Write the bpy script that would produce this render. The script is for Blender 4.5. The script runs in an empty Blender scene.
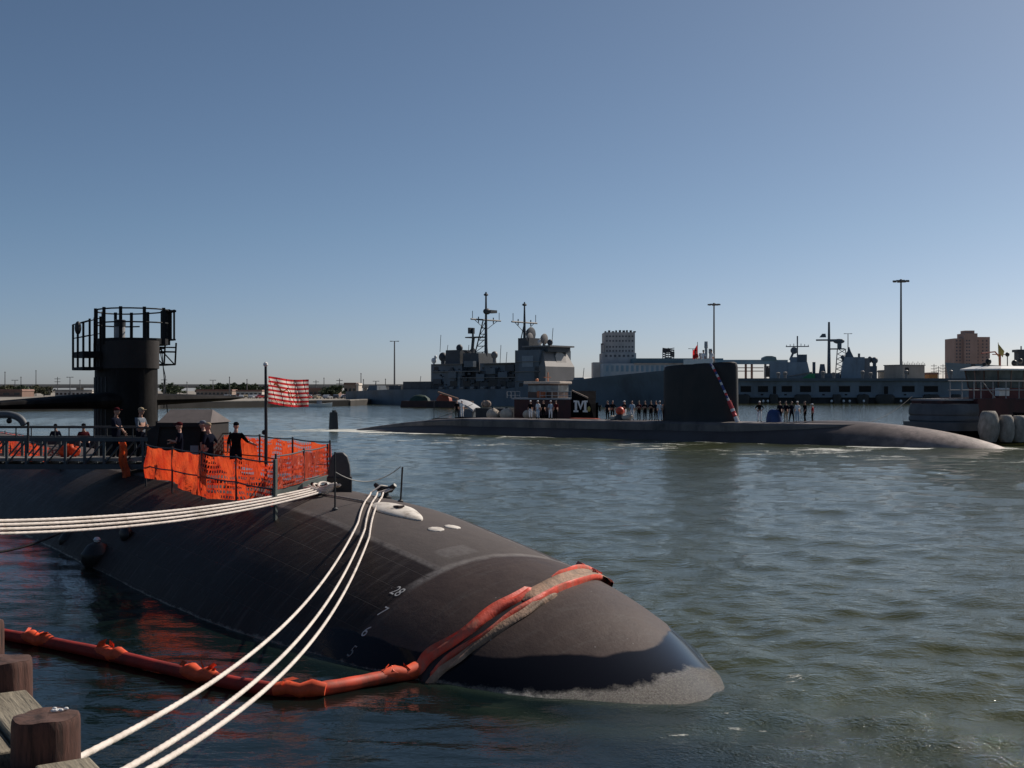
import bpy, bmesh, math, random
import numpy as np
from mathutils import Vector, Matrix
random.seed(7); RNG=np.random.default_rng(7)
PI=math.pi; R=math.radians
scene=bpy.context.scene
col=scene.collection
# ------------------------------------------------------------------ camera numbers
F=1200.0; H0=390.0; HC=4.8          # focal length in pixels, horizon row, eye height above the water
def ground(px,py,z=0.0):
    d=(HC-z)*F/(py-H0); return ((px-512)/F*d, d)
class Frame:
    """a local frame standing on the water: x forward, y to port, z up"""
    def __init__(s,ox,oy,ax,ay):
        n=math.hypot(ax,ay); s.ox,s.oy=ox,oy; s.a=(ax/n,ay/n); s.q=(-s.a[1],s.a[0]); s.rz=math.atan2(ay,ax)
    def world(s,x,y): return (s.ox+s.a[0]*x+s.q[0]*y, s.oy+s.a[1]*x+s.q[1]*y)
    def lx(s,px,y=0.0):
        k=(px-512)/F
        return (k*(s.oy+s.q[1]*y)-s.ox-s.q[0]*y)/(s.a[0]-k*s.a[1])
    def z(s,py,x,y=0.0):
        d=s.world(x,y)[1]; return HC-(py-H0)*d/F
    def xz(s,px,py,y=0.0):
        x=s.lx(px,y); return x,s.z(py,x,y)
# ------------------------------------------------------------------ materials
MATS={}
def nt(name):
    m=bpy.data.materials.new(name); m.use_nodes=True
    t=m.node_tree; b=t.nodes['Principled BSDF']; return m,t,b
def mat(name,c,rough=.6,var=.2,scale=2.0,bump=.0,bscale=None,metal=0.0,spec=.5,dirt=None,dirt_amt=.35,coord='Object',stretch=(1,1,1),trans=0.0):
    if name in MATS: return MATS[name]
    m,t,b=nt(name); N=t.nodes; L=t.links
    tc=N.new('ShaderNodeTexCoord'); mp=N.new('ShaderNodeMapping'); mp.inputs['Scale'].default_value=stretch
    L.new(tc.outputs[coord],mp.inputs['Vector'])
    n=N.new('ShaderNodeTexNoise'); n.inputs['Scale'].default_value=scale; n.inputs['Detail'].default_value=6
    L.new(mp.outputs[0],n.inputs['Vector'])
    r=N.new('ShaderNodeValToRGB'); r.color_ramp.elements[0].position=.3; r.color_ramp.elements[1].position=.7
    r.color_ramp.elements[0].color=tuple(x*(1-var) for x in c)+(1,); r.color_ramp.elements[1].color=tuple(min(1,x*(1+var)) for x in c)+(1,)
    L.new(n.outputs['Fac'],r.inputs['Fac']); out=r.outputs['Color']
    if dirt:
        n2=N.new('ShaderNodeTexNoise'); n2.inputs['Scale'].default_value=scale*.6; n2.inputs['Detail'].default_value=8; n2.inputs['Roughness'].default_value=.7
        mp2=N.new('ShaderNodeMapping'); mp2.inputs['Scale'].default_value=(1,1,.35); mp2.inputs['Location'].default_value=(5,3,1)
        L.new(tc.outputs[coord],mp2.inputs['Vector']); L.new(mp2.outputs[0],n2.inputs['Vector'])
        r2=N.new('ShaderNodeValToRGB'); r2.color_ramp.elements[0].position=.62-dirt_amt*.5; r2.color_ramp.elements[1].position=.78-dirt_amt*.3
        L.new(n2.outputs['Fac'],r2.inputs['Fac'])
        mx=N.new('ShaderNodeMixRGB'); mx.inputs['Color2'].default_value=tuple(dirt)+(1,)
        ml=N.new('ShaderNodeMath'); ml.operation='MULTIPLY'; ml.inputs[1].default_value=.85
        L.new(r2.outputs['Color'],ml.inputs[0]); L.new(ml.outputs[0],mx.inputs['Fac']); L.new(out,mx.inputs['Color1']); out=mx.outputs['Color']
    L.new(out,b.inputs['Base Color'])
    b.inputs['Roughness'].default_value=rough; b.inputs['Metallic'].default_value=metal
    b.inputs['Specular IOR Level'].default_value=spec
    if bump:
        n3=N.new('ShaderNodeTexNoise'); n3.inputs['Scale'].default_value=bscale or scale*4; n3.inputs['Detail'].default_value=5
        L.new(mp.outputs[0],n3.inputs['Vector'])
        bp=N.new('ShaderNodeBump'); bp.inputs['Strength'].default_value=bump; bp.inputs['Distance'].default_value=.02
        L.new(n3.outputs['Fac'],bp.inputs['Height']); L.new(bp.outputs[0],b.inputs['Normal'])
    if trans:
        tr=N.new('ShaderNodeBsdfTranslucent'); L.new(out,tr.inputs['Color'])
        ms=N.new('ShaderNodeMixShader'); ms.inputs['Fac'].default_value=trans
        L.new(b.outputs[0],ms.inputs[1]); L.new(tr.outputs[0],ms.inputs[2]); L.new(ms.outputs[0],N['Material Output'].inputs['Surface'])
    MATS[name]=m; return m
# ------------------------------------------------------------------ mesh builder
class MB:
    def __init__(s): s.v=[]; s.f=[]; s.m=[]
    def add(s,vs,fs,mi=0):
        o=len(s.v); s.v+= [tuple(map(float,p)) for p in vs]; s.f+=[tuple(i+o for i in f) for f in fs]; s.m+=[mi]*len(fs); return s
    def hexa(s,p,mi=0): return s.add(p,[(3,2,1,0),(4,5,6,7),(0,1,5,4),(1,2,6,5),(2,3,7,6),(3,0,4,7)],mi)
    def box(s,c,d,rz=0,mi=0,top=None):
        """centre, dims; top=(sx,sy,ox,oy) tapers the upper face"""
        x,y,z=d[0]/2,d[1]/2,d[2]/2; tx,ty,ox,oy=(top or (1,1,0,0))
        p=[(-x,-y,-z),(x,-y,-z),(x,y,-z),(-x,y,-z),(-x*tx+ox,-y*ty+oy,z),(x*tx+ox,-y*ty+oy,z),(x*tx+ox,y*ty+oy,z),(-x*tx+ox,y*ty+oy,z)]
        cs,sn=math.cos(rz),math.sin(rz)
        return s.hexa([(c[0]+a*cs-b*sn,c[1]+a*sn+b*cs,c[2]+e) for a,b,e in p],mi)
    def rng(s,x0,x1,y0,y1,z0,z1,mi=0): return s.box(((x0+x1)/2,(y0+y1)/2,(z0+z1)/2),(abs(x1-x0),abs(y1-y0),abs(z1-z0)),0,mi)
    def loft(s,rings,caps=True,closed=True,mi=0):
        n=len(rings[0]); vs=[p for r in rings for p in r]; fs=[]
        for i in range(len(rings)-1):
            for j in range(n if closed else n-1):
                a=i*n+j; b=i*n+(j+1)%n; fs.append((a,b,b+n,a+n))
        if caps and closed: fs.append(tuple(range(n))[::-1]); fs.append(tuple((len(rings)-1)*n+j for j in range(n)))
        return s.add(vs,fs,mi)
    def tube(s,pts,r,n=8,mi=0,caps=True):
        P=[Vector(p) for p in pts]; rs=r if hasattr(r,'__len__') else [r]*len(P); rings=[]
        up=None
        for i,p in enumerate(P):
            t=(P[min(i+1,len(P)-1)]-P[max(i-1,0)]).normalized()
            if up is None:
                up=Vector((0,0,1)) if abs(t.z)<.9 else Vector((1,0,0))
            u=t.cross(up)
            if u.length<1e-5: u=t.cross(Vector((0,1,0)))
            u.normalize(); w=u.cross(t).normalized(); up=w
            rings.append([p+(u*math.cos(2*PI*k/n)+w*math.sin(2*PI*k/n))*rs[i] for k in range(n)])
        return s.loft(rings,caps,True,mi)
    def bar(s,a,b,r,n=6,mi=0): return s.tube([a,b],r,n,mi)
    def lathe(s,prof,c=(0,0,0),n=20,mi=0,axis='z'):
        rings=[]
        for r,z in prof:
            ring=[]
            for k in range(n):
                a=2*PI*k/n; x,y=r*math.cos(a),r*math.sin(a)
                q=(x,y,z) if axis=='z' else ((z,x,y) if axis=='x' else (y,z,x))
                ring.append((c[0]+q[0],c[1]+q[1],c[2]+q[2]))
            rings.append(ring)
        return s.loft(rings,True,True,mi)
    def ell(s,c,r,nu=16,nv=10,mi=0):
        prof=[(max(1e-4,math.sin(PI*j/nv)),-math.cos(PI*j/nv)) for j in range(nv+1)]
        rings=[[(c[0]+r[0]*p*math.cos(2*PI*k/nu),c[1]+r[1]*p*math.sin(2*PI*k/nu),c[2]+r[2]*z) for k in range(nu)] for p,z in prof]
        return s.loft(rings,True,True,mi)
    def prism(s,poly,lo,hi,axis='y',mi=0):
        """extrude polygon: axis y -> poly is (x,z); axis z -> (x,y); axis x -> (y,z)"""
        g={'y':lambda p,t:(p[0],t,p[1]),'z':lambda p,t:(p[0],p[1],t),'x':lambda p,t:(t,p[0],p[1])}[axis]
        return s.loft([[g(p,lo) for p in poly],[g(p,hi) for p in poly]],True,True,mi)
    def build(s,name,mats,parent=None,smooth=False,bevel=0,loc=None,rz=0,angle=35):
        me=bpy.data.meshes.new(name); me.from_pydata(s.v,[],s.f)
        for m in (mats if isinstance(mats,(list,tuple)) else [mats]): me.materials.append(m)
        me.polygons.foreach_set('material_index',s.m)
        bm=bmesh.new(); bm.from_mesh(me); bmesh.ops.recalc_face_normals(bm,faces=bm.faces); bm.to_mesh(me); bm.free()
        if smooth:
            me.polygons.foreach_set('use_smooth',[True]*len(me.polygons))
            try: me.set_sharp_from_angle(angle=R(angle))
            except Exception: pass
        o=bpy.data.objects.new(name,me); col.objects.link(o)
        if parent: o.parent=parent
        if loc: o.location=loc
        o.rotation_euler.z=rz
        if bevel:
            b=o.modifiers.new('bevel','BEVEL'); b.width=bevel; b.segments=2; b.limit_method='ANGLE'
        return o
def tag(o,label=None,cat=None,group=None,kind=None):
    if label: o['label']=label
    if cat: o['category']=cat
    if group: o['group']=group
    if kind: o['kind']=kind
    return o
def thing(name,label,cat,loc=(0,0,0),rz=0,group=None):
    o=bpy.data.objects.new(name,None); col.objects.link(o); o.empty_display_size=.2
    o.location=loc; o.rotation_euler.z=rz; return tag(o,label,cat,group)
def kids(o): return [c for c in bpy.data.objects if c.parent==o]
def dup(o,parent=None):
    c=o.copy(); col.objects.link(c); c.parent=parent
    for k in kids(o): dup(k,c)
    return c
def text_mesh(body,size,res=3,extrude=0.0):
    cu=bpy.data.curves.new('lettering','FONT'); cu.body=body; cu.size=size; cu.resolution_u=res; cu.extrude=extrude
    cu.align_x='CENTER'; cu.align_y='CENTER'
    ob=bpy.data.objects.new('lettering',cu); col.objects.link(ob)
    dg=bpy.context.evaluated_depsgraph_get(); me=bpy.data.meshes.new_from_object(ob.evaluated_get(dg))
    bpy.data.objects.remove(ob); bpy.data.curves.remove(cu)
    return [tuple(v.co) for v in me.vertices],[tuple(p.vertices) for p in me.polygons]
# common materials
BLACK=mat('black_steel',(.012,.012,.013),.5,.3,5)
DARK=mat('dark_grey_steel',(.035,.037,.04),.55,.25,4)
WHITE=mat('white_paint',(.78,.77,.74),.5,.08,3)
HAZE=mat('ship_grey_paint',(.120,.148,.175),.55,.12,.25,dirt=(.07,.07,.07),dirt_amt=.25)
HAZE2=mat('ship_grey_dark',(.05,.057,.066),.6,.25,.4)
HAZE3=mat('ship_grey_pale',(.19,.175,.165),.55,.1,.3)
ROPE=mat('white_mooring_rope',(.77,.68,.60),.85,.10,3,bump=.4,bscale=60,dirt=(.42,.36,.29),dirt_amt=.22)
ORNET=mat('orange_net_plastic',(.85,.13,.035),.5,.15,3,trans=.45)
ORANGE=mat('orange_vinyl',(.75,.075,.025),.6,.25,3,dirt=(.12,.06,.035),dirt_amt=.25)
SKIN=mat('skin',(.42,.23,.16),.55,.1,20)
SKIN2=mat('skin_dark',(.16,.085,.055),.55,.1,20)
GLASS=mat('dark_window_glass',(.02,.025,.03),.08,.2,2)
CONC=mat('concrete',(.30,.28,.25),.8,.15,.3,dirt=(.12,.11,.10),dirt_amt=.35)
# ------------------------------------------------------------------ near submarine
NS=Frame(5.431,14.367,math.sin(.574),-math.cos(.574))
ZC=-2.864; RH=5.157
TK=np.array([2.6,2.8,3.1,3.5,4.0,4.6,5.4,6.4,8,10,13,16,20.]); RK=np.array([0.,.949,1.65,1.94,2.315,2.795,3.067,3.371,3.945,4.404,4.779,5.073,5.157])
def pch(x,xk,yk):
    x=np.asarray(x,float); hh=np.diff(xk); d=np.diff(yk)/hh; m=np.zeros(len(xk)); m[0]=d[0]*1.5
    for i in range(1,len(xk)-1): m[i]=0 if d[i-1]*d[i]<=0 else 2*d[i-1]*d[i]/(d[i-1]+d[i])
    i=np.clip(np.searchsorted(xk,x)-1,0,len(hh)-1); u=np.clip((x-xk[i])/hh[i],0,1)
    return (2*u**3-3*u**2+1)*yk[i]+(u**3-2*u**2+u)*hh[i]*m[i]+(-2*u**3+3*u**2)*yk[i+1]+(u**3-u**2)*hh[i]*m[i+1]
# smooth the measured radii a little
_t=np.linspace(0,24,481); _r=pch(_t,TK,RK); _r[_t>20]=RH; _r[_t<2.6]=0
_k=np.hanning(33); _k/=_k.sum(); _s=np.convolve(np.pad(_r,(16,16),mode='edge'),_k,'valid'); _w=np.clip((_t-5.0)/1.5,0,1); _r=_r*(1-_w)+_s*_w
def hull_r(t): return np.interp(t,_t,_r)
def hull_z(x,y): # crown height at local x,y
    r=float(hull_r(-x)); return ZC+math.sqrt(max(r*r-y*y,0))
def hull_hit(px,py):
    for q in range(16):
        h=hull_hit1(px,py+q)
        if h: return h
def hull_hit1(px,py):
    k=(px-512)/F; s=(py-H0)/F
    for d in np.arange(12,70,.01):
        X=k*d; Z=HC-s*d; dx,dy=X-NS.ox,d-NS.oy
        x=dx*NS.a[0]+dy*NS.a[1]; y=dx*NS.q[0]+dy*NS.q[1]
        if x<0 and y*y+(Z-ZC)**2<float(hull_r(-x))**2: return x,y,Z
    return None
def on_hull(x,alpha,off=0.0):
    """alpha = angle from the crown towards starboard"""
    r=float(hull_r(-x))+off; return (x,-r*math.sin(alpha),ZC+r*math.cos(alpha))
sub=thing('submarine','large black submarine moored in front, its rounded bow pointing right','submarine',(NS.ox,NS.oy,0),NS.rz)
def hull_mat():
    m,t,b=nt('submarine_hull_coating'); N=t.nodes; L=t.links
    def nd(k,**kw):
        n=N.new(k)
        for a,v in kw.items(): setattr(n,a,v)
        return n
    def math_(op,a,b_=None,c=None,clamp=False):
        n=nd('ShaderNodeMath',operation=op); n.use_clamp=clamp
        for i,v in enumerate((a,b_,c)):
            if v is None: continue
            if isinstance(v,(int,float)): n.inputs[i].default_value=v
            else: L.new(v,n.inputs[i])
        return n.outputs[0]
    tc=nd('ShaderNodeTexCoord'); sp=nd('ShaderNodeSeparateXYZ'); L.new(tc.outputs['Object'],sp.inputs[0])
    x,y,z=sp.outputs
    alpha=math_('ARCTAN2',math_('MULTIPLY',y,-1),math_('SUBTRACT',z,ZC))      # + to starboard
    absa=math_('ABSOLUTE',alpha)
    cb=nd('ShaderNodeCombineXYZ'); L.new(x,cb.inputs[0]); L.new(math_('MULTIPLY',alpha,RH),cb.inputs[1])
    uv=cb.outputs[0]
    def noise(scale,detail=6,rough=.6,vec=None,dist=0):
        n=nd('ShaderNodeTexNoise'); n.inputs['Scale'].default_value=scale; n.inputs['Detail'].default_value=detail; n.inputs['Roughness'].default_value=rough
        n.inputs['Distortion'].default_value=dist
        L.new(vec or tc.outputs['Object'],n.inputs['Vector']); return n.outputs['Fac']
    def ramp(v,a,b_):
        return math_('DIVIDE',math_('SUBTRACT',v,a),b_-a,clamp=True)
    def mix(f,c1,c2):
        n=nd('ShaderNodeMixRGB'); L.new(f,n.inputs['Fac'])
        for i,c in ((1,c1),(2,c2)):
            if isinstance(c,tuple): n.inputs[i].default_value=c+(1,)
            else: L.new(c,n.inputs[i])
        return n.outputs[0]
    big=noise(.35,5); fine=noise(14,6,.7); mid=noise(2.2,6,.65)
    t_=math_('MULTIPLY',x,-1)
    # non-skid walkway along the crown, ending at a cross seam
    edge=ramp(math_('ADD',absa,math_('MULTIPLY',math_('SUBTRACT',fine,.5),.012)),.284,.278)
    aft=ramp(t_,10.40,10.44)
    deck=math_('MULTIPLY',edge,aft)
    tile=mix(big,(.017,.0105,.0085),(.030,.021,.018))
    tile=mix(ramp(mid,.5,.8),tile,(.042,.031,.027))
    deckc=mix(mid,(.075,.063,.060),(.130,.111,.104))
    dome=mix(mid,(.044,.030,.026),(.088,.062,.054))
    c=mix(ramp(t_,10.44,10.36),tile,dome); c=mix(deck,c,deckc)
    # worn pale band at the seams
    ds=math_('ABSOLUTE',math_('SUBTRACT',t_,math_('ADD',10.46,math_('MULTIPLY',math_('SUBTRACT',mid,.5),.12))))
    s1=math_('MULTIPLY',ramp(ds,.15,.05),ramp(absa,.50,.40))
    da=math_('ABSOLUTE',math_('SUBTRACT',absa,.290)); s2=math_('MULTIPLY',ramp(da,.022,.006),ramp(t_,10.3,10.4))
    seam=math_('MULTIPLY',math_('MAXIMUM',s1,math_('MULTIPLY',s2,.75)),ramp(noise(3,6,.75),.28,.58))
    c=mix(math_('MULTIPLY',seam,1.0),c,(.20,.18,.17))
    # tile joints
    br=nd('ShaderNodeTexBrick'); br.inputs['Scale'].default_value=1.0; br.inputs['Brick Width'].default_value=1.1; br.inputs['Row Height'].default_value=.62
    br.inputs['Mortar Size'].default_value=.012; br.inputs['Mortar Smooth'].default_value=.5; br.offset=.5
    L.new(uv,br.inputs['Vector'])
    joint=math_('MULTIPLY',br.outputs['Fac'],math_('SUBTRACT',1.0,deck)); joint=math_('MULTIPLY',joint,ramp(t_,10.4,10.6))
    c=mix(math_('MULTIPLY',joint,math_('MULTIPLY',ramp(mid,.30,.55),.8)),c,(.060,.052,.048))
    pt,pa=PATCH
    pm=math_('MULTIPLY',ramp(math_('ABSOLUTE',math_('SUBTRACT',t_,pt)),.34,.26),ramp(math_('ABSOLUTE',math_('SUBTRACT',alpha,pa)),.085,.065))
    c=mix(math_('MULTIPLY',pm,ramp(noise(5,6,.7),.25,.6)),c,(.16,.145,.14))
    # scuffs and streaks
    mpn=nd('ShaderNodeMapping'); mpn.inputs['Scale'].default_value=(6,.5,1); L.new(uv,mpn.inputs['Vector'])
    st=noise(1.4,7,.7,mpn.outputs[0]); c=mix(math_('MULTIPLY',ramp(st,.52,.70),.6),c,(.10,.085,.077))
    sc=nd('ShaderNodeTexVoronoi'); sc.inputs['Scale'].default_value=3.2; L.new(tc.outputs['Object'],sc.inputs['Vector'])
    spk=math_('MULTIPLY',ramp(sc.outputs['Distance'],.055,.02),ramp(noise(.9),.48,.56)); c=mix(spk,c,(.35,.34,.33))
    # wet belt near the water at the bow; pale sheen of running water painted under it
    wl=math_('ADD',z,math_('MULTIPLY',math_('SUBTRACT',noise(.55,2,.5),.5),.40))
    wl=math_('ADD',wl,math_('MULTIPLY',math_('SUBTRACT',noise(5,4),.5),.03))
    wl=math_('ADD',wl,math_('MULTIPLY',ramp(t_,4.6,9.0),.20))
    wet=math_('MULTIPLY',ramp(wl,.62,.585),ramp(t_,13.5,10.5))
    c=mix(wet,c,(.008,.008,.011))
    gh=math_('MAXIMUM',math_('SUBTRACT',math_('ADD',.25,math_('MULTIPLY',math_('MINIMUM',y,0.0),.11)),math_('MULTIPLY',math_('MAXIMUM',math_('SUBTRACT',y,.8),0.0),.28)),.025)
    gh=math_('MULTIPLY',gh,ramp(t_,10.5,7.2))
    gl=math_('ADD',math_('SUBTRACT',z,gh),math_('MULTIPLY',math_('SUBTRACT',noise(3.5,7,.75),.5),.22))
    grow=ramp(gl,.03,-.03)
    mpg=nd('ShaderNodeMapping'); mpg.inputs['Scale'].default_value=(14,14,4); L.new(tc.outputs['Object'],mpg.inputs['Vector'])
    gn=noise(2.6,8,.85,mpg.outputs[0],.6); sheenc=mix(ramp(gn,.36,.66),(.05,.042,.032),(.42,.38,.32))
    c=mix(grow,c,sheenc)
    L.new(c,b.inputs['Base Color'])
    ro=math_('ADD',.56,math_('MULTIPLY',deck,.2)); ro=math_('ADD',ro,math_('MULTIPLY',math_('SUBTRACT',mid,.5),.25))
    rough=nd('ShaderNodeMixRGB'); L.new(wet,rough.inputs[0]); L.new(ro,rough.inputs[1]); rough.inputs[2].default_value=(.13,.13,.13,1)
    rough2=nd('ShaderNodeMixRGB'); L.new(grow,rough2.inputs[0]); L.new(rough.outputs[0],rough2.inputs[1]); rough2.inputs[2].default_value=(.16,.16,.16,1)
    L.new(rough2.outputs[0],b.inputs['Roughness'])
    b.inputs['Specular IOR Level'].default_value=.16
    hb=math_('ADD',math_('MULTIPLY',joint,-.012),math_('MULTIPLY',fine,.006)); hb=math_('SUBTRACT',math_('ADD',hb,math_('MULTIPLY',mid,.02)),.013)
    hb=math_('ADD',hb,math_('MULTIPLY',math_('MULTIPLY',math_('SUBTRACT',noise(16,5,.8),.5),grow),.09))
    hb2=math_('MULTIPLY',hb,math_('SUBTRACT',1.0,math_('MULTIPLY',wet,math_('SUBTRACT',1.0,grow))))
    bp=nd('ShaderNodeBump'); bp.inputs['Strength'].default_value=.7; bp.inputs['Distance'].default_value=1.0
    L.new(hb2,bp.inputs['Height']); L.new(bp.outputs[0],b.inputs['Normal'])
    return m
_p=hull_hit(456,551); PATCH=(-_p[0],math.atan2(-_p[1],_p[2]-ZC)); HULL=hull_mat()
def make_hull():
    mb=MB(); ts=np.concatenate([2.6+2.4*np.linspace(0,1,40)**1.5,np.linspace(5,20,100)[1:],np.linspace(20,80,40)[1:],np.array([84,90,97,104])])
    n=144; rings=[]
    for t in ts:
        r=max(.004,float(hull_r(t)))
        zc=ZC
        if t>80: r=RH*(1-((t-80)/27)**2)
        rings.append([(-t,r*math.sin(2*PI*k/n),zc+r*math.cos(2*PI*k/n)) for k in range(n)])
    mb.loft(rings); return mb.build('hull',HULL,sub,smooth=True,angle=60)
make_hull()
# sail, planes
SX=NS.lx(123); 
SAILM=mat('sail_coating',(.009,.0078,.0075),.75,.3,1.2,spec=.12,bump=.2,bscale=9,dirt=(.04,.035,.032),dirt_amt=.30)
def foil(c,t,n=28,nose=.32):
    """closed outline of a streamlined plan, nose to +x"""
    pts=[]
    for k in range(n):
        a=2*PI*k/n; u=math.cos(a); x=c*(.5*u); w=math.sin(a)
        tt=(1-u)/2
        y=t/2*math.copysign(abs(w)**.8,w)*(1.0-.35*tt**2)
        pts.append((x,y))
    return pts
sz0=1.9; ZT=NS.z(343,SX)
mb=MB(); rings=[]
for z,s in ((sz0-.6,1.12),(sz0+.25,1.04),(sz0+.6,1.0),(ZT-.35,.985),(ZT-.08,.96),(ZT,.88)):
    rings.append([(SX+p[0]*s,p[1]*s,z) for p in foil(5.5,2.05)])
mb.loft(rings); sail=mb.build('sail',SAILM,sub,smooth=True,angle=50)
mb=MB()   # panel joints as low battens on the starboard flank
for k in range(7):
    x=SX-1.9+k*.5; 
    yy=-np.interp(x-SX,[p[0] for p in foil(5.5,2.05,64)[32::-1]],[abs(p[1]) for p in foil(5.5,2.05,64)[32::-1]])
    mb.rng(x,x+.035,yy-.015,yy+.10,sz0+.9,ZT-1.3)
mb.build('panel_batten',DARK,sail)
for sgn in (-1,1):
    mb=MB(); rings=[]
    for k in range(9):
        u=k/8; y=sgn*(.55+u*(5.0 if sgn<0 else 3.75)); ch=3.0-1.1*u; th=(.70 if sgn<0 else .52)*(1-.66*u); xo=SX+.9-.25*u; zz=(4.43-.20*u) if sgn<0 else (4.44+.06*u)
        if k==8: th*=.35; ch*=.93
        rings.append([(xo+p[0]*1.0-.1,y,zz+p[1]) for p in foil(ch,th,20)])
    mb.loft(rings); mb.build('sail_plane',SAILM,sub,smooth=True,angle=50)
# draft marks
WM=mat('draft_mark_white',(.62,.6,.57),.6,.2,20)
for body,(px,py) in (('28',(397.5,592)),('7',(382.5,612)),('6',(366,632)),('5',(352,652))):
    x0,y0,z0=hull_hit(px,py); al=math.atan2(-y0,z0-ZC); rr=float(hull_r(-x0))
    vs,fs=text_mesh(body,.34); mb=MB()
    mb.add([on_hull(x0+v[0]*.85,al-v[1]/rr,.007) for v in vs],fs)
    mb.build('draft_mark',WM if body!='5' else mat('draft_mark_faded',(.2,.19,.18),.6,.3,20),sub)
# white hatch and discs
HW=mat('hatch_white',(.72,.66,.58),.6,.12,6,dirt=(.3,.24,.18),dirt_amt=.3)
hx,hy,_=hull_hit(398,511)
def on_deck(x,y,off=0): return hull_z(x,y)+off
def patch(name,outline,x0,y0,hgt,m,parent,dome=.0):
    mb=MB(); n=len(outline); rings=[]
    for s,o in ((1.0,-.03),(1.0,hgt*.55),(.93,hgt),(.5,hgt+dome*.8),(.02,hgt+dome)):
        rings.append([(x0+p[0]*s,y0+p[1]*s,on_deck(x0+p[0]*s,y0+p[1]*s,o)) for p in outline])
    mb.loft(rings); return mb.build(name,m,parent,smooth=True,angle=40)
ol=[]
for k in range(32):
    a=2*PI*k/32; u=math.cos(a); w=math.sin(a); ol.append((1.02*u+.05,.44*w*(1.0-.42*(u+.2 if u>-.2 else 0))))
hatch=patch('hatch',ol,hx,hy,.05,HW,sub,.03)
mb=MB(); zz=on_deck(hx-.05,hy,.10)
mb.rng(hx-.12,hx+.14,hy-.05,hy+.05,zz-.03,zz+.012); mb.rng(hx+.02,hx+.06,hy-.13,hy+.13,zz-.02,zz+.018); mb.build('hatch_marking',mat('marking_dark',(.06,.04,.035),.7,.3,20),hatch)
for px,py in ((436,529.5),(452.5,527.3)):
    x,y,_=hull_hit(px,py)
    patch('deck_disc',[(.175*(1+.06*math.cos(5*PI*k/5))*math.cos(2*PI*k/20),.175*math.sin(2*PI*k/20)) for k in range(20)],x,y,.02,HW,sub,.01)
x,y,_=hull_hit(455,551)
# cleats (retractable mooring cleats, part of the hull)
def cleat(px,py,s=1.0,yaw=.5):
    h=hull_hit(px,py+3); x,y,_=h; z=on_deck(x,y); mb=MB()
    mb.lathe([(.17*s,-.05),(.17*s,.03),(.10*s,.06),(.09*s,.2*s),(.12*s,.24*s)],(x,y,z),14)
    for sg in (-1,1):
        c,sn=math.cos(yaw),math.sin(yaw)
        mb.tube([(x,y,z+.2*s),(x+sg*.16*s*c,y+sg*.16*s*sn,z+.22*s),(x+sg*.30*s*c,y+sg*.30*s*sn,z+.33*s)],[.09*s,.085*s,.05*s],10)
    mb.build('cleat',BLACK,sub,smooth=True); return (x,y,z)
c1=cleat(385,489,1.0); c2=cleat(320,492,.85); c3=cleat(285,489,.95)
# small fittings on the flank
for px,py in ((127,536),):
    x,y,z=hull_hit(px,py); mb=MB(); mb.ell((x,y-.03,z+.05),(.3,.16,.24),12,8); mb.build('hull_fitting',BLACK,sub,smooth=True)
for k in range(9):   # low deck fittings aft of the fence
    x,y,_=hull_hit(150+k*14,474+k*1.6 if k<6 else 486); mb=MB(); z=on_deck(x,y)
    mb.box((x,y,z+.03),(.5,.22,.12),rz=.1*k); mb.build('deck_fitting',DARK,sub,bevel=.03)
def nw(x,y,z): X,Y=NS.world(x,y); return (X,Y,z)
# upright rounded housing
hxx=NS.lx(339.5,.35); hy_=.35
t=thing('deck_housing','dark upright housing with rounded top standing at the forward end of orange fence','housing',nw(hxx,hy_,on_deck(hxx,hy_)-.05),R(6))
mb=MB(); w=.275; ht=1.02; prof=[(-w,0),(w,0),(w,.55),(w*.93,.72),(w*.72,.92),(w*.35,ht),(-w*.35,ht),(-w*.72,.92),(-w*.93,.72),(-w,.55)]
mb.prism(prof,-.17,.17,'y'); mb.build('housing_body',mat('housing_grey',(.05,.05,.052),.55,.2,6),t,bevel=.035)
mb=MB(); mb.rng(-.31,.31,-.21,.21,0,.42); mb.build('housing_base',BLACK,t,bevel=.02)
# chain stanchions
def stanchion(px,pytop,pybot,label,lean=0):
    x,y,_=hull_hit(px,pybot); z=on_deck(x,y); zt=NS.z(pytop,x,y)
    t=thing('safety_stanchion',label,'stanchion',nw(x,y,z-.02),NS.rz,'safety stanchions on the foredeck')
    mb=MB(); mb.tube([(0,0,0),(lean*.5,0,(zt-z)*.5),(lean,0,zt-z)],.022,8); mb.build('post',BLACK,t)
    mb=MB(); mb.lathe([(.07,-.03),(.07,.03),(.03,.06)],(0,0,.02),12); mb.build('post_base',DARK,t); 
    return Vector(nw(x,y,zt-.02))
s1=stanchion(335,451,510,'tall thin black stanchion beside the rounded housing and the rope cleat')
s2=stanchion(400.5,466,500,'thin black stanchion standing alone above the white hatch',.10)
s1=Vector((s1.x,s1.y,s1.z-.45))
def clear_hull(P,gap=.035):
    out=[]
    for p in P:
        dx,dy=p.x-NS.ox,p.y-NS.oy; x=dx*NS.a[0]+dy*NS.a[1]; y=dx*NS.q[0]+dy*NS.q[1]
        if x<0:
            r=float(hull_r(-x))+gap; e=math.hypot(y,p.z-ZC)
            if e<r: y,z=y*r/e,ZC+(p.z-ZC)*r/e; p=Vector(nw(x,y,z))
        out.append(p)
    return out
def cat(a,b,sag,n=24):
    a=Vector(a); b=Vector(b); return [a.lerp(b,u)-Vector((0,0,4*sag*u*(1-u))) for u in np.linspace(0,1,n)]
mb=MB(); mb.tube(cat(s1,s2,.28),.012,6)
tag(mb.build('guard_line',mat('steel_wire',(.12,.12,.12),.4,.2,9)),'thin wire guard line sagging between the two black foredeck stanchions','guard line')
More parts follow.
